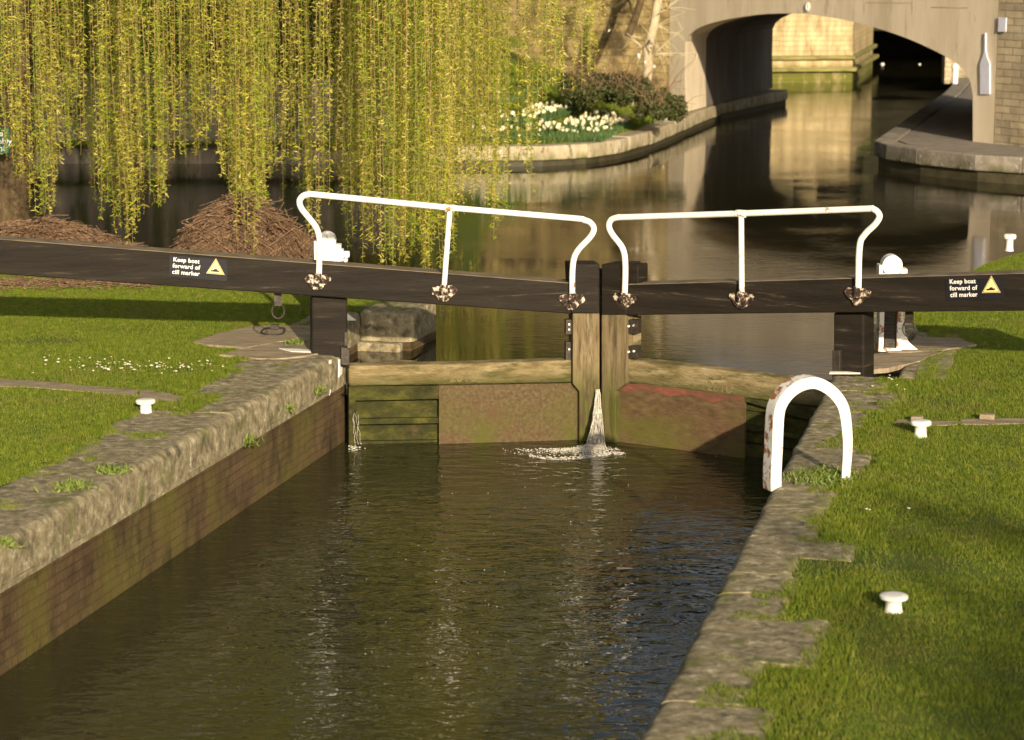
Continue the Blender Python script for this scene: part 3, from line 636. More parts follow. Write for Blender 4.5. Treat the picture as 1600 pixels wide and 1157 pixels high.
random.seed(19); m = MB()
for k in range(700):
    p = at(random.uniform(-60,270)-random.random()*40, random.gauss(441,4.5), .012+random.random()*.02); a_ = random.uniform(0,3.14); ln = random.uniform(.05,.25)
    d = Vector((math.cos(a_), math.sin(a_), random.uniform(-.1,.12)))*ln; m.tube([p-d*.5, p+d*.5], .005, 4, caps=False)
tag(m.build('twig_litter', 'twig'), 'brown twigs strewn on the grass under the left beam', 'litter', kind='stuff')
# ------------------------------------------------------------------ green sign at the left edge
D_ = 33.6
root = empty('sign_board', atd(-5,330,D_), 'green notice with white lettering at the left edge behind the willow', 'sign')
a, b, c_, d_ = [atd(x,y,D_) for x,y in ((-24,198),(14,199),(14,240),(-24,239))]
m = MB(); m.prism([a,b,c_,d_], (0,.02,0)); bo = m.build('board', 'green', root)
for i, (tx, yy) in enumerate((('Fire',213),('assembly',225),('point',236))):
    text_mesh('lettering', tx, atd(-5,yy,D_)-Vector((0,.003,0)), Vector((1,0,0)), Vector((0,0,1)), .115, 'letter', bo, .001, align='CENTER')
m = MB(); p = atd(-10,239,D_); m.tube([p+Vector((0,.05,.3)), Vector((p.x,p.y+.05,0))], .03, 8); m.build('post', 'iron', root)

# ------------------------------------------------------------------ far left bank
fb = [(-900,262),(-300,262),(100,262),(400,262),(640,262),(740,262),(850,261),(920,257),(970,249),(1010,238),(1050,222),(1090,203),(1128,187)]
FB = [at(x,y,UPZ) for x,y in fb]
Bp = [at(1128,187,UPZ), at(1222,166,UPZ)]
brL = at(1072,178,.0); brR = at(1535,222,.1); BD = (at(1203,141,0)-at(1079,176,0)); BD.z = 0; BDn = BD.normalized(); BLEN = 11.5
BF = Plane(brL, brR)
# terrain behind the far left coping
edge = [Vector((p.x,p.y,0)) for p in FB]
def smoothpath(E, step=.8):
    out = []
    for i in range(len(E)-1):
        a, b = E[i], E[i+1]; k = max(1, int((b-a).length/step))
        for j in range(k): out.append(a.lerp(b, j/k))
    out.append(E[-1]); return out
E2 = smoothpath(edge, 1.0)
def nrm(E, i):
    d = (E[min(i+1,len(E)-1)]-E[max(i-1,0)]).normalized(); return Vector((-d.y, d.x, 0))
rows = [.45,.8,1.5,2.5,4,6,8.5,12,18,30,60,120]
vs = []; fs = []; nE = len(E2)
def bankz(p, k, r):
    rise = min(1, max(0,(r-1.2)/14)); amp = 4.6
    return -.01 + (rise**1.15)*amp + .15*noise.noise(p*.4)*min(1,r/4)
for k, r_ in enumerate(rows):
    for i, p in enumerate(E2):
        q = p + Vector((0, r_, 0)) if i < nE-14 else p + (nrm(E2,i)*.75+Vector((-.2,.65,0))).normalized()*r_
        if r_ < 3: q = p + nrm(E2,i)*r_
        vs.append(Vector((q.x, q.y, bankz(q,k,r_))))
fs = [(k*nE+i, k*nE+i+1, (k+1)*nE+i+1, (k+1)*nE+i) for k in range(len(rows)-1) for i in range(nE-1)]
m = MB(); m.add(vs, fs); tag(m.build('far_bank', 'turf', smooth=True), kind='structure')
terr = np.array([tuple(v) for v in vs]).reshape(len(rows), nE, 3)
root = empty('canal_wall', FB[5]+Vector((0,0,-1)), 'curving pale stone canal edge running to the bridge on the left', 'canal wall')
random.seed(9)
E3 = smoothpath(edge[4:], .5); seglen = 3
for i in range(0, len(E3)-1, seglen):
    j1 = min(i+seglen, len(E3)-1); fr = [E3[j] for j in range(i, j1+1)]; bk = [E3[j]+nrm(E3,j)*.5 for j in range(i, j1+1)]
    d = (fr[-1]-fr[0]).normalized()*.006; fr[0] = fr[0]+d; fr[-1] = fr[-1]-d
    m = MB(); z = random.uniform(-.01,.012); poly = fr + bk[::-1]
    m.prism([Vector((p.x,p.y,z)) for p in poly], (0,0,-.31)); m.build('coping_stone', 'farcoping', root, bevel=.035)
m = MB(); fr = [p+nrm(E3,i)*.10 for i,p in enumerate(E3)]; bk = [p+nrm(E3,i)*.6 for i,p in enumerate(E3)]
m.prism([Vector((p.x,p.y,-.30)) for p in fr+bk[::-1]], (0,0,-.9)); m.build('footing', 'mudwall', root)
rw = empty('retaining_wall', FB[2]+Vector((0,1,0)), 'dim grey-brown retaining wall behind the willow on the far bank', 'wall')
m = MB(); a_, b_ = at(-900,258,UPZ)+Vector((0,.3,0)), at(632,258,UPZ)+Vector((0,.3,0)); m.prism([Vector((a_.x,a_.y,-1.2)), Vector((b_.x,b_.y,-1.2)), Vector((b_.x,b_.y,1.3)), Vector((a_.x,a_.y,1.9))], (0,.5,0)); m.build('masonry', 'retain', rw)

# ------------------------------------------------------------------ bridge
broot = empty('road_bridge', brL + Vector((0,0,-.5)), 'pale concrete bridge with a wide flat arch over the canal', 'bridge')
arch = [(1071,176),(1070,120),(1071,66),(1076,56),(1088,46),(1110,37),(1150,28),(1200,22),(1250,22),(1300,28),(1350,38.5),(1400,54),(1440,70),(1480,90),(1503,107),(1515,125),(1520,150),(1520,222)]
def dens(pts, k=3):
    out = []
    for i in range(len(pts)-1):
        p0,p1,p2,p3 = [Vector((*pts[min(max(j,0),len(pts)-1)],0)) for j in (i-1,i,i+1,i+2)]
        for s in range(k):
            t = s/k; v = .5*((2*p1)+(p2-p0)*t+(2*p0-5*p1+4*p2-p3)*t*t+(3*p1-p0-3*p2+p3)*t**3); out.append((v.x,v.y))
    out.append(pts[-1]); return out
ad = arch[:3] + dens(arch[3:-1], 3) + [arch[-1]]
outl = [(1045,186),(1045,-250),(1552,-265),(1552,224)]
TOP = 5.2
face = [BF.pt(1045,186), None, None, BF.pt(1552,224)]
face[0].z = -.05; face[3].z = .05
f1 = Vector((face[0].x, face[0].y, TOP)); f2 = Vector((face[3].x, face[3].y, TOP))
poly = [face[0], f1, f2, face[3]] + [BF.pt(x,y) for x,y in ad[::-1]]
m = MB(); m.prism(poly, BDn*2.4); m.build('arch_span', 'concrete', broot)
m = MB(); m.prism([p+BDn*2.402 for p in poly], BDn*(BLEN-2.4)); m.build('inner_vault', 'shadeconcrete', broot)  # inner length: shade under the bridge put into a darker concrete colour
m = MB(); a = f1 + Vector((0,0,.0)); b = f2; m.prism([a-BF.u*3+BF.n*.06+Vector((0,0,0)), b+BF.u*2+BF.n*.06, b+BF.u*2-BF.n*.3, a-BF.u*3-BF.n*.3], (0,0,.25)); m.build('parapet_coping', 'farcoping', broot)
# joint lines + small ring lamp on the spandrel
m = MB()
for x0,y0,x1,y1 in ((1352,5,1425,5.6),(1455,12,1512,13.2),(1425,0,1425,22)):
    A_, B_ = BF.pt(x0,y0,.006), BF.pt(x1,y1,.006); m.prism([A_,B_,B_+Vector((0,0,.012)) if y0!=0 else B_+BF.u*.012, A_+Vector((0,0,.012)) if y0!=0 else A_+BF.u*.012], -BF.n*.005)
m.build('joint_line', 'ashlar', broot)
m = MB(); c = BF.pt(1262,11,.03); m.tube([c+BF.u*.05*math.cos(a_)+Vector((0,0,.085*math.sin(a_))) for a_ in [i*math.pi/8 for i in range(17)]], .02, 6); m.build('ring_fitting', 'letter', broot)
# plinth below the left abutment
m = MB(); P1 = at(1128,187,UPZ); P2 = at(1222,166,UPZ); 
q = [P1, P2, P2+BDn*.9-BF.u*.0, P2+BDn*.9-PX*1.8, P1-PX*1.6+AX*1.0, P1-PX*1.2]
m.prism([Vector((p.x,p.y,.0)) for p in q], (0,0,-.30)); m.build('plinth', 'farcoping', broot, bevel=.04)
m = MB(); q2 = [p + (Vector((sum(v.x for v in q)/6, sum(v.y for v in q)/6, 0))-Vector((p.x,p.y,0))).normalized()*.12 for p in q]
m.prism([Vector((p.x,p.y,-.29)) for p in q2], (0,0,-1)); m.build('plinth_footing', 'mudwall', broot)
# bottle-shaped pale panel on the pillar
m = MB(); slab(m, BF, [(1531.5,147.5),(1546,147.5),(1546,100),(1542,90),(1540,80),(1539.6,52),(1537.8,52),(1537.4,80),(1535,90),(1531,100)], .04, .03); m.build('bottle_shaped_panel', 'lilac', broot)
# ashlar wall to the right of the pillar
wr = empty('stone_wall', at(1600,230,.1), 'coursed stone wall at the top right, next to the bridge pillar', 'wall')
A_ = Vector(face[3]); B_ = at(1760,246,.1); WP = Plane(A_ + BF.n*.02, B_)
m = MB(); P0 = A_ - WP.n*.02; m.prism([Vector((P0.x,P0.y,-.2)), Vector((B_.x,B_.y,-.2)), Vector((B_.x,B_.y,TOP+.1)), Vector((P0.x,P0.y,TOP+.1))], -WP.n*.5); m.build('masonry', 'ashlar', wr)
m = MB(); slab(m, WP, [(1560,27),(1572,28),(1571,50),(1559,50)], .03, .025); m.build('small_plaque', 'lilac', wr)
# wall to the left of the bridge (behind the trees)
wl = empty('stone_wall', at(1000,165,0), 'yellowish stone wing wall behind the bare trees left of the bridge', 'wall')
A_ = Vector(face[0]); B_ = Vector((A_.x-7.5, A_.y+6.5, 0)); m = MB()
m.prism([Vector((A_.x,A_.y,-.2)), Vector((B_.x,B_.y,-.2)), Vector((B_.x,B_.y,5)), Vector((A_.x,A_.y,5))], Vector((.3,.5,0))); m.build('masonry', 'wingwall', wl)

# towpath on the right beyond
tp = [(1900,290),(1597,275),(1524,271),(1433,262),(1385,255),(1366,249)]
TP = [at(x,y-29,.1) for x,y in tp] + [at(1475,145,.1), at(1492,128,.1), at(1506,112,.1)]
far = [Vector((60,95,.1)), Vector((60,40,.1))]
m = MB(); inn = [TP[0]+Vector((1,.4,0))]+[p+Vector((.35,.45,0)) for p in TP[1:4]]+[TP[4]+Vector((.5,.35,0)),TP[5]+Vector((.55,.2,0))]+[p+Vector((.5,-.1,0)) for p in TP[6:]]
m.prism([Vector((p.x,p.y,.085)) for p in inn+[Vector((30,90,0)), Vector((60,80,0)), Vector((60,45,0))]], (0,0,-1.5)); tag(m.build('towpath', 'path'), kind='structure')
root = empty('canal_wall', TP[4]+Vector((0,0,-1)), 'grey stone canal edge of the towpath on the right by the bridge', 'canal wall')
T2 = smoothpath(TP, .6)
for i in range(0, len(T2)-1, 3):
    j1 = min(i+3, len(T2)-1); fr = T2[i:j1+1]; bk = [T2[j]-nrm(T2,j)*.45 for j in range(i, j1+1)]
    if nrm(T2,i).y > 0 or True:
        bk = [T2[j]-nrm(T2,j)*.45 for j in range(i, j1+1)]
        m = MB(); m.prism([Vector((p.x,p.y,.1)) for p in list(fr)+bk[::-1]], (0,0,-.32)); m.build('coping_stone', 'shadecoping', root, bevel=.03)
m = MB(); fr = [T2[j]-nrm(T2,j)*.1 for j in range(len(T2))]; bk = [T2[j]-nrm(T2,j)*.6 for j in range(len(T2))]
m.prism([Vector((p.x,p.y,-.21)) for p in fr+bk[::-1]], (0,0,-.9)); m.build('footing', 'mudwall', root)

# far lit wall beyond the bridge
fw = empty('stone_wall', at(1270,130,UPZ), 'sunlit golden stone wall with a ledge, seen through the arch', 'wall')
a = at(1120,131,UPZ); b = at(1331,129,UPZ); c = at(1363,106,UPZ)
m = MB(); TH = 2.45
m.prism([Vector((p.x,p.y,-1.2)) for p in (a,b,c,c+Vector((-1,3,0)),a+Vector((0,14,0)))], (0,0,1.2+TH)); m.build('masonry', 'farstone', fw)
m = MB()
for z0, z1, o in ((.36,.50,.16),(-.05,.10,.24)):
    q = [a+Vector((0,-o,0)), b+Vector((o*.5,-o,0)), c+Vector((o,-.1,0)), c+Vector((-.5,.5,0)), b+Vector((-.6,.8,0)), a+Vector((0,.8,0))]
    m.prism([Vector((p.x,p.y,z0)) for p in q], (0,0,z1-z0))
m.build('ledge', 'mossledge', fw, bevel=.03)
# slope above the wall, cream building behind
sheet('far_slope', [Vector((a.x-20,a.y+.4,0)), Vector((b.x,b.y+.4,0)), Vector((c.x+1,c.y+3,0)), Vector((30,170,0)), Vector((-60,170,0))], TH+.02, TH-.3, 'turf')
def building(x0, x1, y, dep, h, label, win=True):
    r_ = empty('stone_building', Vector(((x0+x1)/2, y, 0)), label, 'building', None)
    m = MB(); m.box(((x0+x1)/2, y+dep/2, h/2), (x1-x0,0,0), (0,dep,0), (0,0,h)); m.build('wall', 'cream', r_)
    m = MB(); xm = y+dep/2; m.prism([Vector((x0-.3,y-.3,h+.002)), Vector((x0-.3,xm,h+dep*.28)), Vector((x0-.3,y+dep+.3,h+.002))], (x1-x0+.6,0,0)); m.build('roof', 'slate', r_)
    nw = max(1, int((x1-x0)/3.2)); z = 5
    while z < h-2:
        for i in range(nw):
            xx = x0+(i+.5)*(x1-x0)/nw; w_ = MB(); w_.box((xx,y-.02,z+.8), (1.1,0,0), (0,.1,0), (0,0,1.7)); w_.build('window', 'glass', r_)
        z += 3.3
building(12.0, 20.5, 112, 10, 13.5, 'tall cream stone building far beyond the arch')
# dark lock chamber further on the right
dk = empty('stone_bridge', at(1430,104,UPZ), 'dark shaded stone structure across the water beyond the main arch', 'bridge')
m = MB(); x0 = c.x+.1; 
m.box((x0+4.5, c.y+7.5, 4.6), (9.6,0,0), (0,14,0), (0,0,7.2)); m.build('deck', 'shadestone', dk)
m = MB(); m.box((x0+4.5, c.y+13.6, .3), (9.6,0,0), (0,.5,0), (0,0,2.6)); m.build('back_wall', 'shadestone', dk)
m = MB(); m.box((x0+9.2, c.y+6, .3), (.8,0,0), (0,15,0), (0,0,2.4)); m.build('abutment', 'shadestone', dk)
pr = at(1496,130,.1); m = MB(); m.box((pr.x+3.2, pr.y+3.5, 1.2), (6,0,0), (0,.5,0), (0,0,2.6)); rr_ = m.build('boundary_wall', 'ashlar'); tag(rr_, 'small patch of sunlit cream wall at the right end of the arch', 'wall')
for px, r_, lb in (((1379,101),.085,'white round float on the dark water beyond the arch'), ((1437,101),.05,'tiny pale float farther right on the dark water')):
    m = MB(); p = at(px[0],px[1],UPZ); m.lathe(p, [(r_*.5,-.03),(r_,r_*.1),(r_*.95,r_*.4),(r_*.5,r_*.7),(.02,r_*.8)], 14); tag(m.build('float', 'white', smooth=True), lb, 'float')

# ------------------------------------------------------------------ vegetation
def tri_leaves(C, D, Ln, Wd, curve=.0):
    """C centres, D directions (n,3); each leaf a bent quad pair (6 verts, 2 quads)"""
    n = len(C); rv = rng.normal(size=(n,3)); side = np.cross(D, rv); side /= np.linalg.norm(side,axis=1,keepdims=True)+1e-9
    up = np.cross(side, D); Ln = Ln[:,None]; Wd = Wd[:,None]
    a = C; b = C + D*Ln*.5 + up*Ln*curve; c = C + D*Ln
    V = np.stack([a-side*Wd*.25, a+side*Wd*.25, b+side*Wd*.5, b-side*Wd*.5, c+side*Wd*.12, c-side*Wd*.12], 1).reshape(-1,3)
    base = np.arange(n)[:,None]*6
    Fq = np.concatenate([base+np.array([[0,1,2,3]]), base+np.array([[3,2,4,5]])], 1).reshape(-1,4)
    return V, Fq
# --- weeping willow
env = [(-200,300),(0,240),(30,335),(60,350),(85,250),(110,230),(130,270),(150,360),(188,388),(200,360),(215,330),(232,325),(248,330),(258,240),(300,240),(330,215),(345,290),(360,400),(385,415),(405,330),(430,215),(442,345),(455,240),(480,415),(505,380),(520,270),(545,440),(600,450),(650,450),(690,430),(712,400),(730,300),(752,310),(772,385),(790,340),(812,255),(833,320),(845,200),(862,130),(900,150),(925,120),(942,60),(960,0)]
ex = np.array([e[0] for e in env]); ey = np.array([e[1] for e in env])
trunk = at(18, 352); TR = trunk
wroot = empty('willow_tree', TR, 'big weeping willow with long yellow-green hanging strands over the canal', 'tree')
random.seed(21)
m = MB()
def limb(p0, p1, r0, r1, sag=0, k=8, wig=.15):
    pts = []
    for i in range(k+1):
        t = i/k; p = p0.lerp(p1, t) + Vector((0,0,sag*math.sin(t*math.pi))) + noise.noise_vector(p0.lerp(p1,t)*.7)*wig*math.sin(t*math.pi); pts.append(p)
    m.tube(pts, [r0+(r1-r0)*i/k for i in range(k+1)], 9, jit=.06); return pts
T0 = TR + Vector((0,0,-.2)); T1 = TR + Vector((.25,.1,3.3))
m.tube([T0, TR+Vector((0,0,.3)), TR+Vector((.08,.05,1.5)), T1], [.36,.27,.235,.24], 14, jit=.05)
m.build('trunk', 'bark', wroot, smooth=True)
tips = []
m = MB()
for k in range(16):
    a = k*2*math.pi/16+random.uniform(-.2,.2); rr = random.uniform(3.5,8.5); z = 15.5-(rr/9.5)**2*5+random.uniform(-.5,.5)
    e = TR + Vector((rr*math.cos(a), rr*math.sin(a), z)); limb(T1+Vector((random.uniform(-.1,.1),0,-.2)), e, .13, .03, sag=1.3, k=10, wig=.5)
m.build('branch', 'bark', wroot, smooth=True)
LV = []; LM = []; TWv = MB(); strands = 0
ncl = 250
SL = []  # strands
def add_strand(x, y, ztop, zend, swx, swy):
    SL.append((x, y, ztop, zend, swx, swy))
tries = 0
while strands < 1180 and tries < 20000:
    tries += 1
    px = random.uniform(-120, 955) ; D0 = random.uniform(27.5, 41)
    if random.random() < .35: px = random.choice([20,60,165,200,235,365,385,560,590,620,650,690,740,770,835,865,925]) + random.gauss(0,8)
    X = (px-800)/3687*D0
    r_ = math.hypot(X-TR.x, D0-TR.y)
    if px > 735 and random.random() < .45: continue
    if r_ > 10.2 or (px < 560 and D0 < 28.2): continue
    ztop = 16.0 - (r_/10)**2*6.0 + random.uniform(-.6,.6)
    e = float(np.interp(px, ex, ey)); 
    for s in range(random.randint(2,5)):
        px2 = px + random.gauss(0,13); e2 = float(np.interp(px2, ex, ey))
        ye = e2 - abs(random.gauss(0, 1))*105 + random.uniform(-15,14)
        if random.random() < .25: ye = e2 - random.uniform(0,15)
        ye = max(ye, -20)
        Xx = (px2-800)/3687*D0; Dd = D0 + random.gauss(0,.12)
        zend = CAMH - (ye+70)/3687*Dd
        if zend < .12: zend = .12 + random.random()*.2
        add_strand(Xx, Dd, ztop, zend, random.gauss(0,.10), random.gauss(0,.10)); strands += 1
print('strands', len(SL))
for (x,y,zt,ze,sx,sy) in SL:
    Ln = zt-ze; k = max(4, int(Ln/.45)); ph = random.uniform(0,6.3); fr = random.uniform(.6,1.2); am = random.uniform(.01,.05)
    def P_(t):
        z = zt - Ln*t; s_ = (1-t)
        return (x + sx*s_*2 + am*math.sin(z*fr+ph), y + sy*s_*2 + am*math.cos(z*fr*.8+ph), z)
    pts = [P_(i/k) for i in range(k+1)]
    TWv.tube(pts, [.0065-.0045*i/k for i in range(k+1)], 3, caps=False)
    zvis = 5.2; 
    nvis = int(max(0, min(zt,zvis)-ze)*random.uniform(34,54)); ntop = int(max(0, zt-zvis)*18)
    arr = []
    if nvis: arr.append(rng.uniform(max(0,(zt-zvis)/Ln), 1, nvis))
    if ntop: arr.append(rng.uniform(0, (zt-zvis)/Ln, ntop))
    if not arr: continue
    tt = np.concatenate(arr); zz = zt-Ln*tt; s_ = 1-tt
    xx = x+sx*s_*2+am*np.sin(zz*fr+ph); yy = y+sy*s_*2+am*np.cos(zz*fr*.8+ph)
    LV.append(np.stack([xx,yy,zz],1)); LM.append(np.full(len(tt), random.choices((0,1,2),(5,3,2))[0]))
C = np.concatenate(LV); n = len(C); a = rng.uniform(0,2*math.pi,n)
Dr = np.stack([np.cos(a), np.sin(a), rng.uniform(-1.0,.6,n)],1); Dr /= np.linalg.norm(Dr,axis=1,keepdims=True)
hi = C[:,2] > 5.2
Ln = np.where(hi, rng.uniform(.06,.13,n), rng.uniform(.035,.082,n)); Wd = np.where(hi, .035, rng.uniform(.009,.017,n))
V, Fq = tri_leaves(C, Dr, Ln, Wd, .35); npmesh('crown', V, Fq, 4, ['wleaf','wleaf2','wleaf3'], wroot, TR, np.repeat(np.concatenate(LM),2))
TWv.build('twigs', 'wtwig', wroot)
print('willow leaves', n)

# --- generic tree
def tree(loc, h, rx, label, mats_=('bark','tleaf'), nl=9000, leaf=.22, crown0=.3, seed=1, group='trees beyond the bridge', bare=False, r0=.22, name='tree'):
    random.seed(seed); loc = Vector(loc); root = empty(name, loc, label, 'tree', group)
    mm = MB(); k = 8; lean = Vector((random.uniform(-.04,.04)*h, random.uniform(-.04,.04)*h, 0))
    tp_ = [loc + Vector((0,0,-.2)) + (lean*(i/k)**1.5) + Vector((0,0,h*.85*i/k)) + noise.noise_vector(loc+Vector((0,0,i*.9)))*.15*(i/k) for i in range(k+1)]
    mm.tube(tp_, [r0*(1-.8*i/k) for i in range(k+1)], 10, jit=.05); mm.build('trunk', mats_[0], root, smooth=True)
    mm = MB(); cl_ = []
    nb = 16 if not bare else 22
    for i in range(nb):
        t = random.uniform(crown0, .95); p = tp_[0].lerp(tp_[-1], t); a_ = random.uniform(0,2*math.pi)
        ln = rx*(1.15-t*.6)*random.uniform(.6,1.1); e = p + Vector((math.cos(a_)*ln, math.sin(a_)*ln, ln*random.uniform(.3,.9)))
        pp = [p, p.lerp(e,.35)+Vector((0,0,-.05*ln)), p.lerp(e,.7)+noise.noise_vector(e)*.2*ln, e]
        mm.tube(pp, [r0*.35*(1-t*.5), r0*.22*(1-t*.5), r0*.1, r0*.03], 6)
        cl_.append((e, ln*.45)); cl_.append((p.lerp(e,.6), ln*.4))
        if bare:
            for q in range(9):
                s0 = p.lerp(e, random.uniform(.3,1)); e2 = s0 + Vector((random.uniform(-1,1), random.uniform(-1,1), random.uniform(-.3,1)))*ln*.45
                mm.tube([s0, s0.lerp(e2,.5)+Vector((0,0,.05)), e2], [r0*.07, r0*.045, .004], 4, caps=False)
    mm.build('branch', mats_[0], root)
    if nl:
        Cs = []
        for i in range(nl):
            c_, r_ = random.choice(cl_); v = Vector((random.gauss(0,1),random.gauss(0,1),random.gauss(0,.8))).normalized()*r_*random.random()**.4*1.3; Cs.append(tuple(c_+v))
        Cs = np.array(Cs); d = rng.normal(size=Cs.shape); d /= np.linalg.norm(d,axis=1,keepdims=True)
        V, Fq = tri_leaves(Cs, d, rng.uniform(.6,1.3,nl)*leaf, rng.uniform(.4,.8,nl)*leaf, .1); npmesh('crown', V, Fq, 4, mats_[1], root, loc)
    return root
# bare trees beside the bridge
def leaning(base, pts, rs, name, label, mt, seed, nb=14, D=None):
    random.seed(seed); P_ = [atd(x,y,base.y+dy) for x,y,dy in pts]; P_ = [base]+P_; root = empty(name, base, label, 'tree', 'bare trees left of the bridge')
    mm = MB(); mm.tube(P_, rs, 12, jit=.05); mm.build('trunk', mt, root, smooth=True)
    mm = MB()
    for i in range(nb):
        t = random.uniform(.25,1)*(len(P_)-1); k = min(int(t), len(P_)-2); p = P_[k].lerp(P_[k+1], t-k); a_ = random.uniform(0,6.28); ln = random.uniform(.4,1.2)
        e = p + Vector((math.cos(a_)*ln, math.sin(a_)*ln*.6-.2, ln*random.uniform(-.2,.9)))
        mm.tube([p, p.lerp(e,.5)+noise.noise_vector(p)*.2, e], [.035,.02,.008], 5)
        for q in range(7):
            s0 = p.lerp(e, random.uniform(.2,1)); e2 = s0+Vector((random.uniform(-1,1),random.uniform(-.5,.5),random.uniform(-1,.8)))*.7; mm.tube([s0, s0.lerp(e2,.5)+Vector((0,0,.04)), e2], [.010,.007,.003], 4, caps=False)
    mm.build('branch', mt, root); return root
tb = atd(1007,152,54.5)
leaning(tb, [(1013,110,0),(1012,75,.1),(1022,40,.2),(1030,-10,.3),(1036,-90,.5)], [.135,.12,.115,.105,.10,.08], 'bare_tree', 'slim pale-barked tree leaning beside the bridge abutment', 'palebark', 3, nb=9)
tb2 = atd(980,60,58)
leaning(tb2, [(992,30,0),(1005,-10,.2),(1020,-90,.5)], [.10,.095,.09,.07], 'bare_tree', 'greyer tree trunk standing behind the slim one, left of the bridge', 'bark', 8, nb=7)
# undergrowth (ivy) between the lawn and the wall
def on_bank(x, y):   # ground height on the far bank near (x,y)
    d = (terr[:,:,0]-x)**2+(terr[:,:,1]-y)**2; i = np.unravel_index(np.argmin(d), d.shape); return float(terr[i][2])
Cs = []; random.seed(31)
iv = []
for k in range(120):
    px = random.uniform(860,1062); py = random.uniform(120,182) - 0; lim = 60+max(0,(940-px))*.4
    p = at(px, py, .3); D0 = p.y*random.uniform(1.0,1.04); y_ = random.uniform(122 if px < 960 else 112+(px-960)*.45, 180)
    if px < 1000 and y_ > 160: continue
    if px < 915-(y_-178)*-.6*-1*-1 and False: continue
    if px < 905-(178-y_)*.6: continue
    p = atd(px, y_, 51.5+(178-y_)*.06+random.random()); iv.append((p, random.uniform(.10,.24)))
for i in range(30000):
    c_, r_ = random.choice(iv); v = Vector((random.gauss(0,1),random.gauss(0,1),random.gauss(0,1))).normalized()*r_*random.random()**.5; p = c_+v
    if p.z > -.05: Cs.append(tuple(p))
Cs = np.array(Cs); n = len(Cs); d = rng.normal(size=Cs.shape); d /= np.linalg.norm(d,axis=1,keepdims=True)
V, Fq = tri_leaves(Cs, d, rng.uniform(.04,.09,n), rng.uniform(.03,.06,n), .1)
tag(npmesh('undergrowth', V, Fq, 4, 'ivy', None, (float(Cs[:,0].mean()),float(Cs[:,1].mean()),0)), 'dark ivy and brambles between the daffodils and the bridge', 'undergrowth', kind='stuff')
m = MB()
for k in range(150):
    c_, r_ = random.choice(iv); e = c_+Vector((random.uniform(-.8,.8),random.uniform(-.4,.2),random.uniform(.1,.9))); m.tube([c_, c_.lerp(e,.5)+Vector((0,0,.12)), e], [.008,.006,.003], 4, caps=False)
tag(m.build('brambles', 'twig'), 'brown bare bramble stems rising out of the ivy', 'undergrowth', kind='stuff')
# white scraps in the undergrowth (litter)
random.seed(8)
for px, py, lb in ((951,47,'pale scrap caught in the brambles, highest of the litter'),(998,88,'pale scrap behind the leaning tree'),(1022,105,'white torn bag hanging right of the leaning tree trunk'),(1008,98,'small white scrap left of the torn bag'),(990,162,'tiny pale green scrap at the end of the daffodils'),(1040,184,'pale scrap on the ground by the abutment')):
    p = atd(px,py,52.0); m = MB(); vs = [p+Vector((random.uniform(-.04,.04),random.uniform(-.03,.03),random.uniform(-.07,.07))) for _ in range(7)]
    bm_ = bmesh.new(); [bm_.verts.new(v) for v in vs]; bmesh.ops.convex_hull(bm_, input=bm_.verts); bm_.verts.index_update()
    m.add([v.co.copy() for v in bm_.verts], [[v.index for v in f.verts] for f in bm_.faces]); bm_.free(); tag(m.build('litter', 'litterp'), lb, 'litter')

# --- daffodils
random.seed(14)
def daff_mesh():
    mb = MB()
    mb.tube([(0,0,0),(0.01,0,.15),(.02,-.02,.28)], .006, 5, mi=1)
    c = Vector((.02,-.03,.29))
    for i in range(6):
        a_ = i*math.pi/3; d = Vector((math.cos(a_), -.15, math.sin(a_))); s = Vector((-math.sin(a_),0,math.cos(a_)))
        mb.add([c, c+d*.035+s*.022, c+d*.065, c+d*.035-s*.022], [(0,1,2,3)], 0)
    mb.tube([c, c+Vector((0,-.03,0))], [.012,.02], 8, mi=0)
    for i in range(7):
        a_ = random.uniform(0,6.28); e = Vector((math.cos(a_)*.1, math.sin(a_)*.1, random.uniform(.2,.32))); s = Vector((-math.sin(a_),math.cos(a_),0))*.012
        mb.add([-s, s, e*.6+s+Vector((0,0,.05)), e, e*.6-s+Vector((0,0,.05))], [(0,1,2,3,4)], 1)
    return mb
d0 = None; cnt = 0
dm = daff_mesh()
spots = []
for k in range(260):
    t = random.random(); px = 822 + t*160; lo_y = 216 - t*5 - max(0,(px-940))*.40; hi_y = 193 - t*10 + max(0,(px-950))*.35
    spots.append((px, random.uniform(hi_y, lo_y)))
for k in range(45): spots.append((random.uniform(742,822), random.uniform(205,220)))
for k in range(5): spots.append((random.uniform(1000,1048), random.uniform(186,196)))
for px, py in spots:
    p = at(px, py+4, 0); p.z = on_bank(p.x,p.y)-.0
    near = px > 822 and px < 990
    lab = ('cream daffodil in the long flower bed by the far bank', 'cream daffodils in the bed') if near else (('cream daffodil among the few left of the main flower bed', 'scattered daffodils behind the willow') if px < 822 else ('cream daffodil among the few beside the bridge abutment', 'scattered daffodils by the abutment'))
    if d0 is None:
        d0 = dm.build('daffodil', ['petal','daffleaf'], loc=Vector((0,0,0))); o = d0
    else: o = d0.copy(); COL.objects.link(o)
    o.location = p; sc = random.uniform(.55,.88); o.scale = (sc,sc,sc*random.uniform(.8,1.2)); o.rotation_euler = (random.uniform(-.2,.1),random.uniform(-.2,.2),random.uniform(-1.2,1.2)); tag(o, lab[0], 'flower', lab[1])
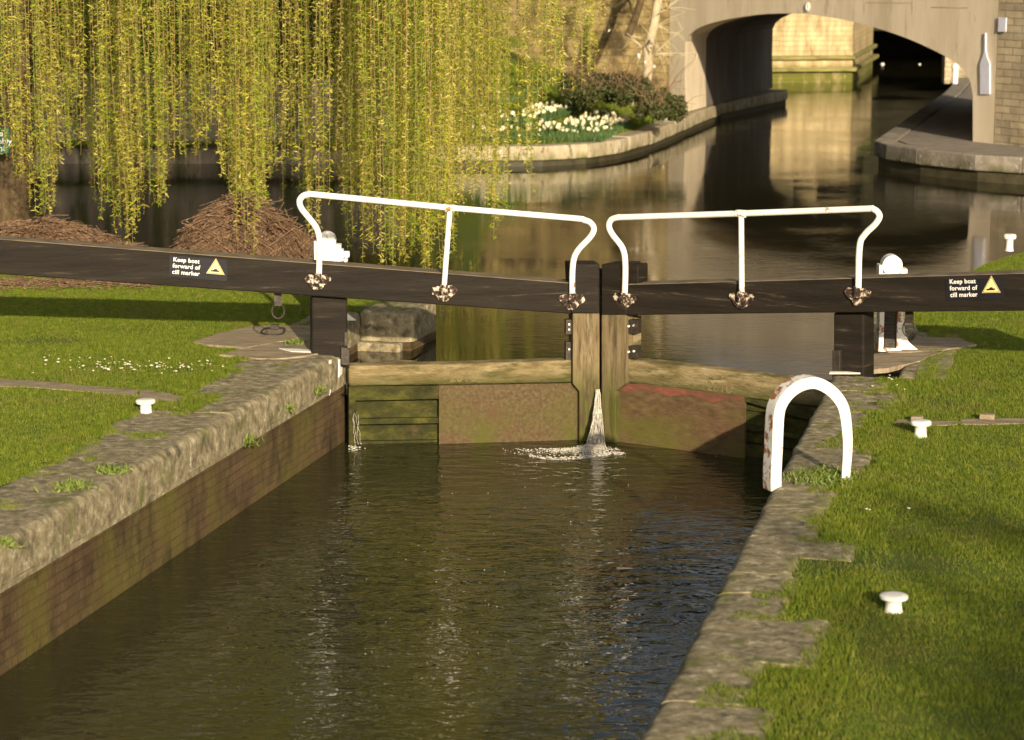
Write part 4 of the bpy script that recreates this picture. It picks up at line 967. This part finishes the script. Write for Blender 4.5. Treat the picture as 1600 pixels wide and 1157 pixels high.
# leaf mass of the bed
Cs = []
for k in range(9000):
    t = random.random(); px = 818 + t*168; lo_y = 221 - t*4 - max(0,(px-940))*.45; hi_y = 192 - t*10 + max(0,(px-950))*.35
    p = at(px, random.uniform(hi_y,lo_y)+4, 0); Cs.append((p.x,p.y,on_bank(p.x,p.y)))
for k in range(1800):
    p = at(random.uniform(740,822), random.uniform(207,224), 0); Cs.append((p.x,p.y,on_bank(p.x,p.y)))
Cs = np.array(Cs); n = len(Cs); d = rng.normal(size=Cs.shape)*.35+np.array([0,0,1]); d /= np.linalg.norm(d,axis=1,keepdims=True)
V, Fq = tri_leaves(Cs, d, rng.uniform(.10,.21,n), np.full(n,.014), .1)
tag(npmesh('daffodil_leaves', V, Fq, 4, 'daffleaf', None, (float(Cs[:,0].mean()),float(Cs[:,1].mean()),0)), 'blue-green strap leaves massed under the daffodil bed', 'foliage', kind='stuff')

# --- lawns
def blades(name, poly, bbox, dens_, hmin, hmax, wid, label, holes=(), keep=None, m='blade', zf=None, line=None):
    x0,x1,y0,y1 = bbox; n = int((x1-x0)*(y1-y0)*dens_)
    Pn = np.stack([rng.uniform(x0,x1,n), rng.uniform(y0,y1,n)],1)
    k = inpoly(Pn, poly); Pn = Pn[k]
    if keep is not None: Pn = Pn[keep(Pn)]
    for h_ in holes:
        k = inpoly(Pn, h_); k &= rng.random(len(Pn)) > .02; Pn = Pn[~k]
    # frustum cull
    u = Pn[:,0]/Pn[:,1]; Pn = Pn[np.abs(u) < .235]
    n = len(Pn); hh = rng.uniform(hmin,hmax,n)
    cl_ = .65+.6*np.array([noise.noise(Vector((x*1.6,y*1.6,0))) for x,y in Pn]) if n < 3000000 else np.ones(n)
    hh *= np.clip(cl_+.35,.45,1.7)
    a = rng.uniform(0,2*math.pi,n); b = rng.uniform(0,2*math.pi,n); ln = rng.uniform(.1,.8,n)
    z = np.full(n,-.015) if zf is None else zf(Pn)
    if line is not None:        # blades rooted in dirt on top of the coping stand at its level
        bk_ = line[1]*((Pn - np.array([line[0](0).x, line[0](0).y]))@np.array([PX.x,PX.y])); on = bk_ < .95; z[on] = -.004; hh[on] *= 1.15
    base = np.stack([Pn[:,0],Pn[:,1],z],1); s = np.stack([np.cos(a),np.sin(a),np.zeros(n)],1)*wid
    tip = base + np.stack([np.cos(b)*ln*hh, np.sin(b)*ln*hh, hh],1)
    V = np.stack([base-s, base+s, tip],1).reshape(-1,3); Fq = np.arange(n*3).reshape(-1,3)
    print(name, n)
    c = (float(V[:,0].mean()), float(V[:,1].mean()), 0.0)
    return tag(npmesh(name, V, Fq, 3, m, None, c), label, 'grass', kind='stuff')
nzc = lambda P_, f, o: np.array([noise.noise(Vector((x*f, y*f, o))) for x, y in P_])
def keepL(sgn, C):
    def kf(P_):
        rel = P_ - np.array([C(0).x, C(0).y]); back = -sgn*(rel@np.array([PX.x,PX.y])); al = rel@np.array([AX.x,AX.y])
        nz_ = nzc(P_, 2.2, 5.0); J = np.array(JOINTS[0 if sgn > 0 else 1])      # (far->near joint, stone width)
        order = np.argsort(J[:,0]); js = J[order,0]; ws = J[order,1]
        idx = np.clip(np.searchsorted(js, al, side='right')-1, 0, len(js)-1); wv = ws[idx]
        wob = .03*nzc(P_, 6, 1.); jn = np.min(np.abs(al[:,None]-js[None,:]-wob[:,None]),1)
        fray = .10*nzc(P_,9,2.)+.18*nz_-.03
        k = back > np.minimum(wv-.06, .85) + fray - .04
        k |= (jn < (.035 if sgn > 0 else .075)+.08*nzc(P_,2.6,4.)) & (back > (.24 if sgn > 0 else .20)+.30*nzc(P_,1.3,7.)) & (rng.random(len(P_)) > .25)
        k |= (nzc(P_,4.,8.) > .38) & (back > .22)                    # odd tufts out on the stones
        thin = nzc(P_, .9, 3.0); k &= rng.random(len(P_)) > np.clip((thin-.28)*3,0,.75)
        return k
    return kf
blades('grass', [XY(p) for p in LB], (-9,0,11,33), 8500, .014, .036, .0024, 'short green lawn on the left bank', bare, keepL(1, CL), line=(CL,-1))
blades('grass', [XY(p) for p in RB], (0,8.6,9,33), 8500, .014, .036, .0024, 'short green lawn on the right bank', bare, keepL(-1, CR), line=(CR,1))
# rough grass on the far bank
FBpoly = [XY(terr[0,i]) for i in range(nE)] + [XY(terr[8,i]) for i in range(nE-1,-1,-1)]
from mathutils.kdtree import KDTree
kd = KDTree(terr.shape[0]*nE)
for i, v in enumerate(terr.reshape(-1,3)): kd.insert(Vector((v[0],v[1],0)), i)
kd.balance(); tz = terr.reshape(-1,3)[:,2]
def zf(P_):
    out = np.empty(len(P_))
    for i, (x,y) in enumerate(P_):
        r_ = kd.find_n(Vector((x,y,0)), 4); wsum = 0; z = 0
        for co, idx, dist in r_: w_ = 1/(dist+.05); z += tz[idx]*w_; wsum += w_
        out[i] = z/wsum-.01
    return out
blades('grass', FBpoly, (-11,5,49,62), 420, .06, .14, .012, 'rougher grass slope on the far bank behind the daffodils', (), None, 'blade', zf)
# daisies
random.seed(77); ds = []
for k in range(95):
    r_ = random.random()
    if r_ < .8: px, py = random.gauss(180,62), 573+random.gauss(0,6.5)
    else: px, py = random.uniform(240,350), 576+random.gauss(0,5)
    if px > 5: ds.append((px,py,0))
for px,py in ((1389,594),(1392,596),(1403,605),(1413,612),(1364,607),(1390,590),(1354,800),(1360,801),(1420,799)): ds.append((px,py,1))
dz = None
for px,py,sd_ in ds:
    p = at(px,py,.03)
    if dz is None:
        mb = MB(); nn_ = 10
        for i in range(nn_):
            a_ = i*2*math.pi/nn_; d = Vector((math.cos(a_),math.sin(a_),.25)); s = Vector((-math.sin(a_),math.cos(a_),0)); mb.add([Vector((0,0,.02)), d*.010+s*.003+Vector((0,0,.02)), d*.017+Vector((0,0,.02)), d*.010-s*.003+Vector((0,0,.02))], [(0,1,2,3)], 0)
        mb.tube([(0,0,-.03),(0,0,.02)], .0012, 4, mi=1); mb.lathe((0,0,.018), [(.005,0),(.005,.004),(.001,.006)], 8, mi=2)
        dz = mb.build('daisy', ['daisy','weed','yellow'], loc=Vector((0,0,0))); o = dz
    else: o = dz.copy(); COL.objects.link(o)
    o.location = p; o.rotation_euler = (random.uniform(-.1,.6),random.uniform(-.3,.3),random.random()*6); sc = random.uniform(.7,1.25); o.scale = (sc,sc,1)
    tag(o, 'tiny white daisy in the left lawn' if not sd_ else 'tiny white daisy in the right lawn near the chamber edge', 'flower', 'daisies on the left lawn' if not sd_ else 'daisies on the right lawn')
# weeds on the coping
def weed(p, r_, n, label, seed, drop=0, big=1.0):
    rg = np.random.default_rng(seed); C_ = np.array(tuple(p))+rg.normal(size=(n,3))*np.array([r_*.5,r_*.5,.01]); d = rg.normal(size=(n,3))*.7+np.array([0,0,1.0-drop]); d /= np.linalg.norm(d,axis=1,keepdims=True)
    V, Fq = tri_leaves(C_, d, rg.uniform(.03,.07,n)*big, rg.uniform(.008,.02,n)*big, .2); return tag(npmesh('weed', V, Fq, 4, 'weed', None, tuple(p)), label, 'weed')
weed(at(113,762,.01), .13, 240, 'leafy weed tuft nearest the lower left corner on the coping', 1)
weed(at(178,737,.01), .12, 130, 'leafy weed tuft on the left coping, upper of the two tufts', 2)
pw = Plane(CL(-3,-.03), CL(0,-.03))
weed(pw.pt(386,690,0), .09, 90, 'broad-leaved weed sprouting under the left coping', 3, .8, 1.3)
weed(pw.pt(495,612,0), .08, 110, 'weed hanging on the coping face near the left gate', 4, .6)
weed(pw.pt(450,640,0), .06, 70, 'small weed at the base of the coping, left of the gate', 6, .6)
weed(pw.pt(8,850,0), .09, 90, 'weed on the coping at the left edge of the view', 9, .6)
weed(at(1285,748,.01), .24, 1500, 'tuft of dry and green grass between the feet of the hoop', 5, 0, .75)
weed(at(462,538,.01), .1, 130, 'small dry tuft on the slabs beside the left heel post', 7)

for i, (px, D0, h, rx, lb) in enumerate(((-60,55,7,3.0,'outermost dark thicket tree behind the willow, far left'),(110,53.5,6,2.6,'low dark tree behind the willow, above the retaining wall'),(270,55,7.5,2.8,'dark tree behind the middle of the willow curtain'),(420,53.5,6.5,2.6,'dark tree behind the willow, right of the brushwood heap'),(560,55,6.8,2.2,'dark tree behind the willow nearest the pale canal edge'))):
    p = Vector(((px-800)/3687*D0, D0, 0)); p.z = on_bank(p.x,p.y)
    tree(p, h, rx, lb, mats_=('bark','ivy'), nl=7000, leaf=.2, crown0=.06, seed=100+i, group='thicket behind the willow', r0=.14)
# --- trees beyond (seen mirrored in the water)
k = 0
for x, y, h, rx in ((-22,95,17,6),(-12,88,16,6),(-2,92,18,6.5),(2.5,98,15,5),(29,106,15,6),(26,98,17,6),(36,102,16,6),(-34,90,18,7),(-16,74,13,5)):
    k += 1
    lb = ['broad tree far left behind the willow','dark tree left of centre behind the willow','tallest tree behind the bridge wall','slimmer tree beside the cream building','tree right of the cream building','tree beyond the right towpath','rightmost tree beyond the towpath','outermost tree on the far left','lower tree closest to the far bank'][k-1]
    tree((x,y,2.0), h*(1.3 if x > -5 else 1.05), rx*(1.15 if x > -5 else 1), lb, nl=11000, leaf=.55, seed=40+k, r0=.35)
# --- trees behind the viewer that shade the near right lawn
for i, (x,y,h,rx) in enumerate(((11.3,-16,8.6,3.4),(16.0,-17,9.2,3.8),(13.5,-20,9.0,3.4))):
    tree((x,y,0), h, rx, ['dense tree behind the viewer casting shade on the right lawn','outer tree behind the viewer on the right','tree behind the viewer nearest the lock'][i], nl=4200, leaf=.30, crown0=.2, seed=70+i, group='trees behind the viewer', r0=.22)
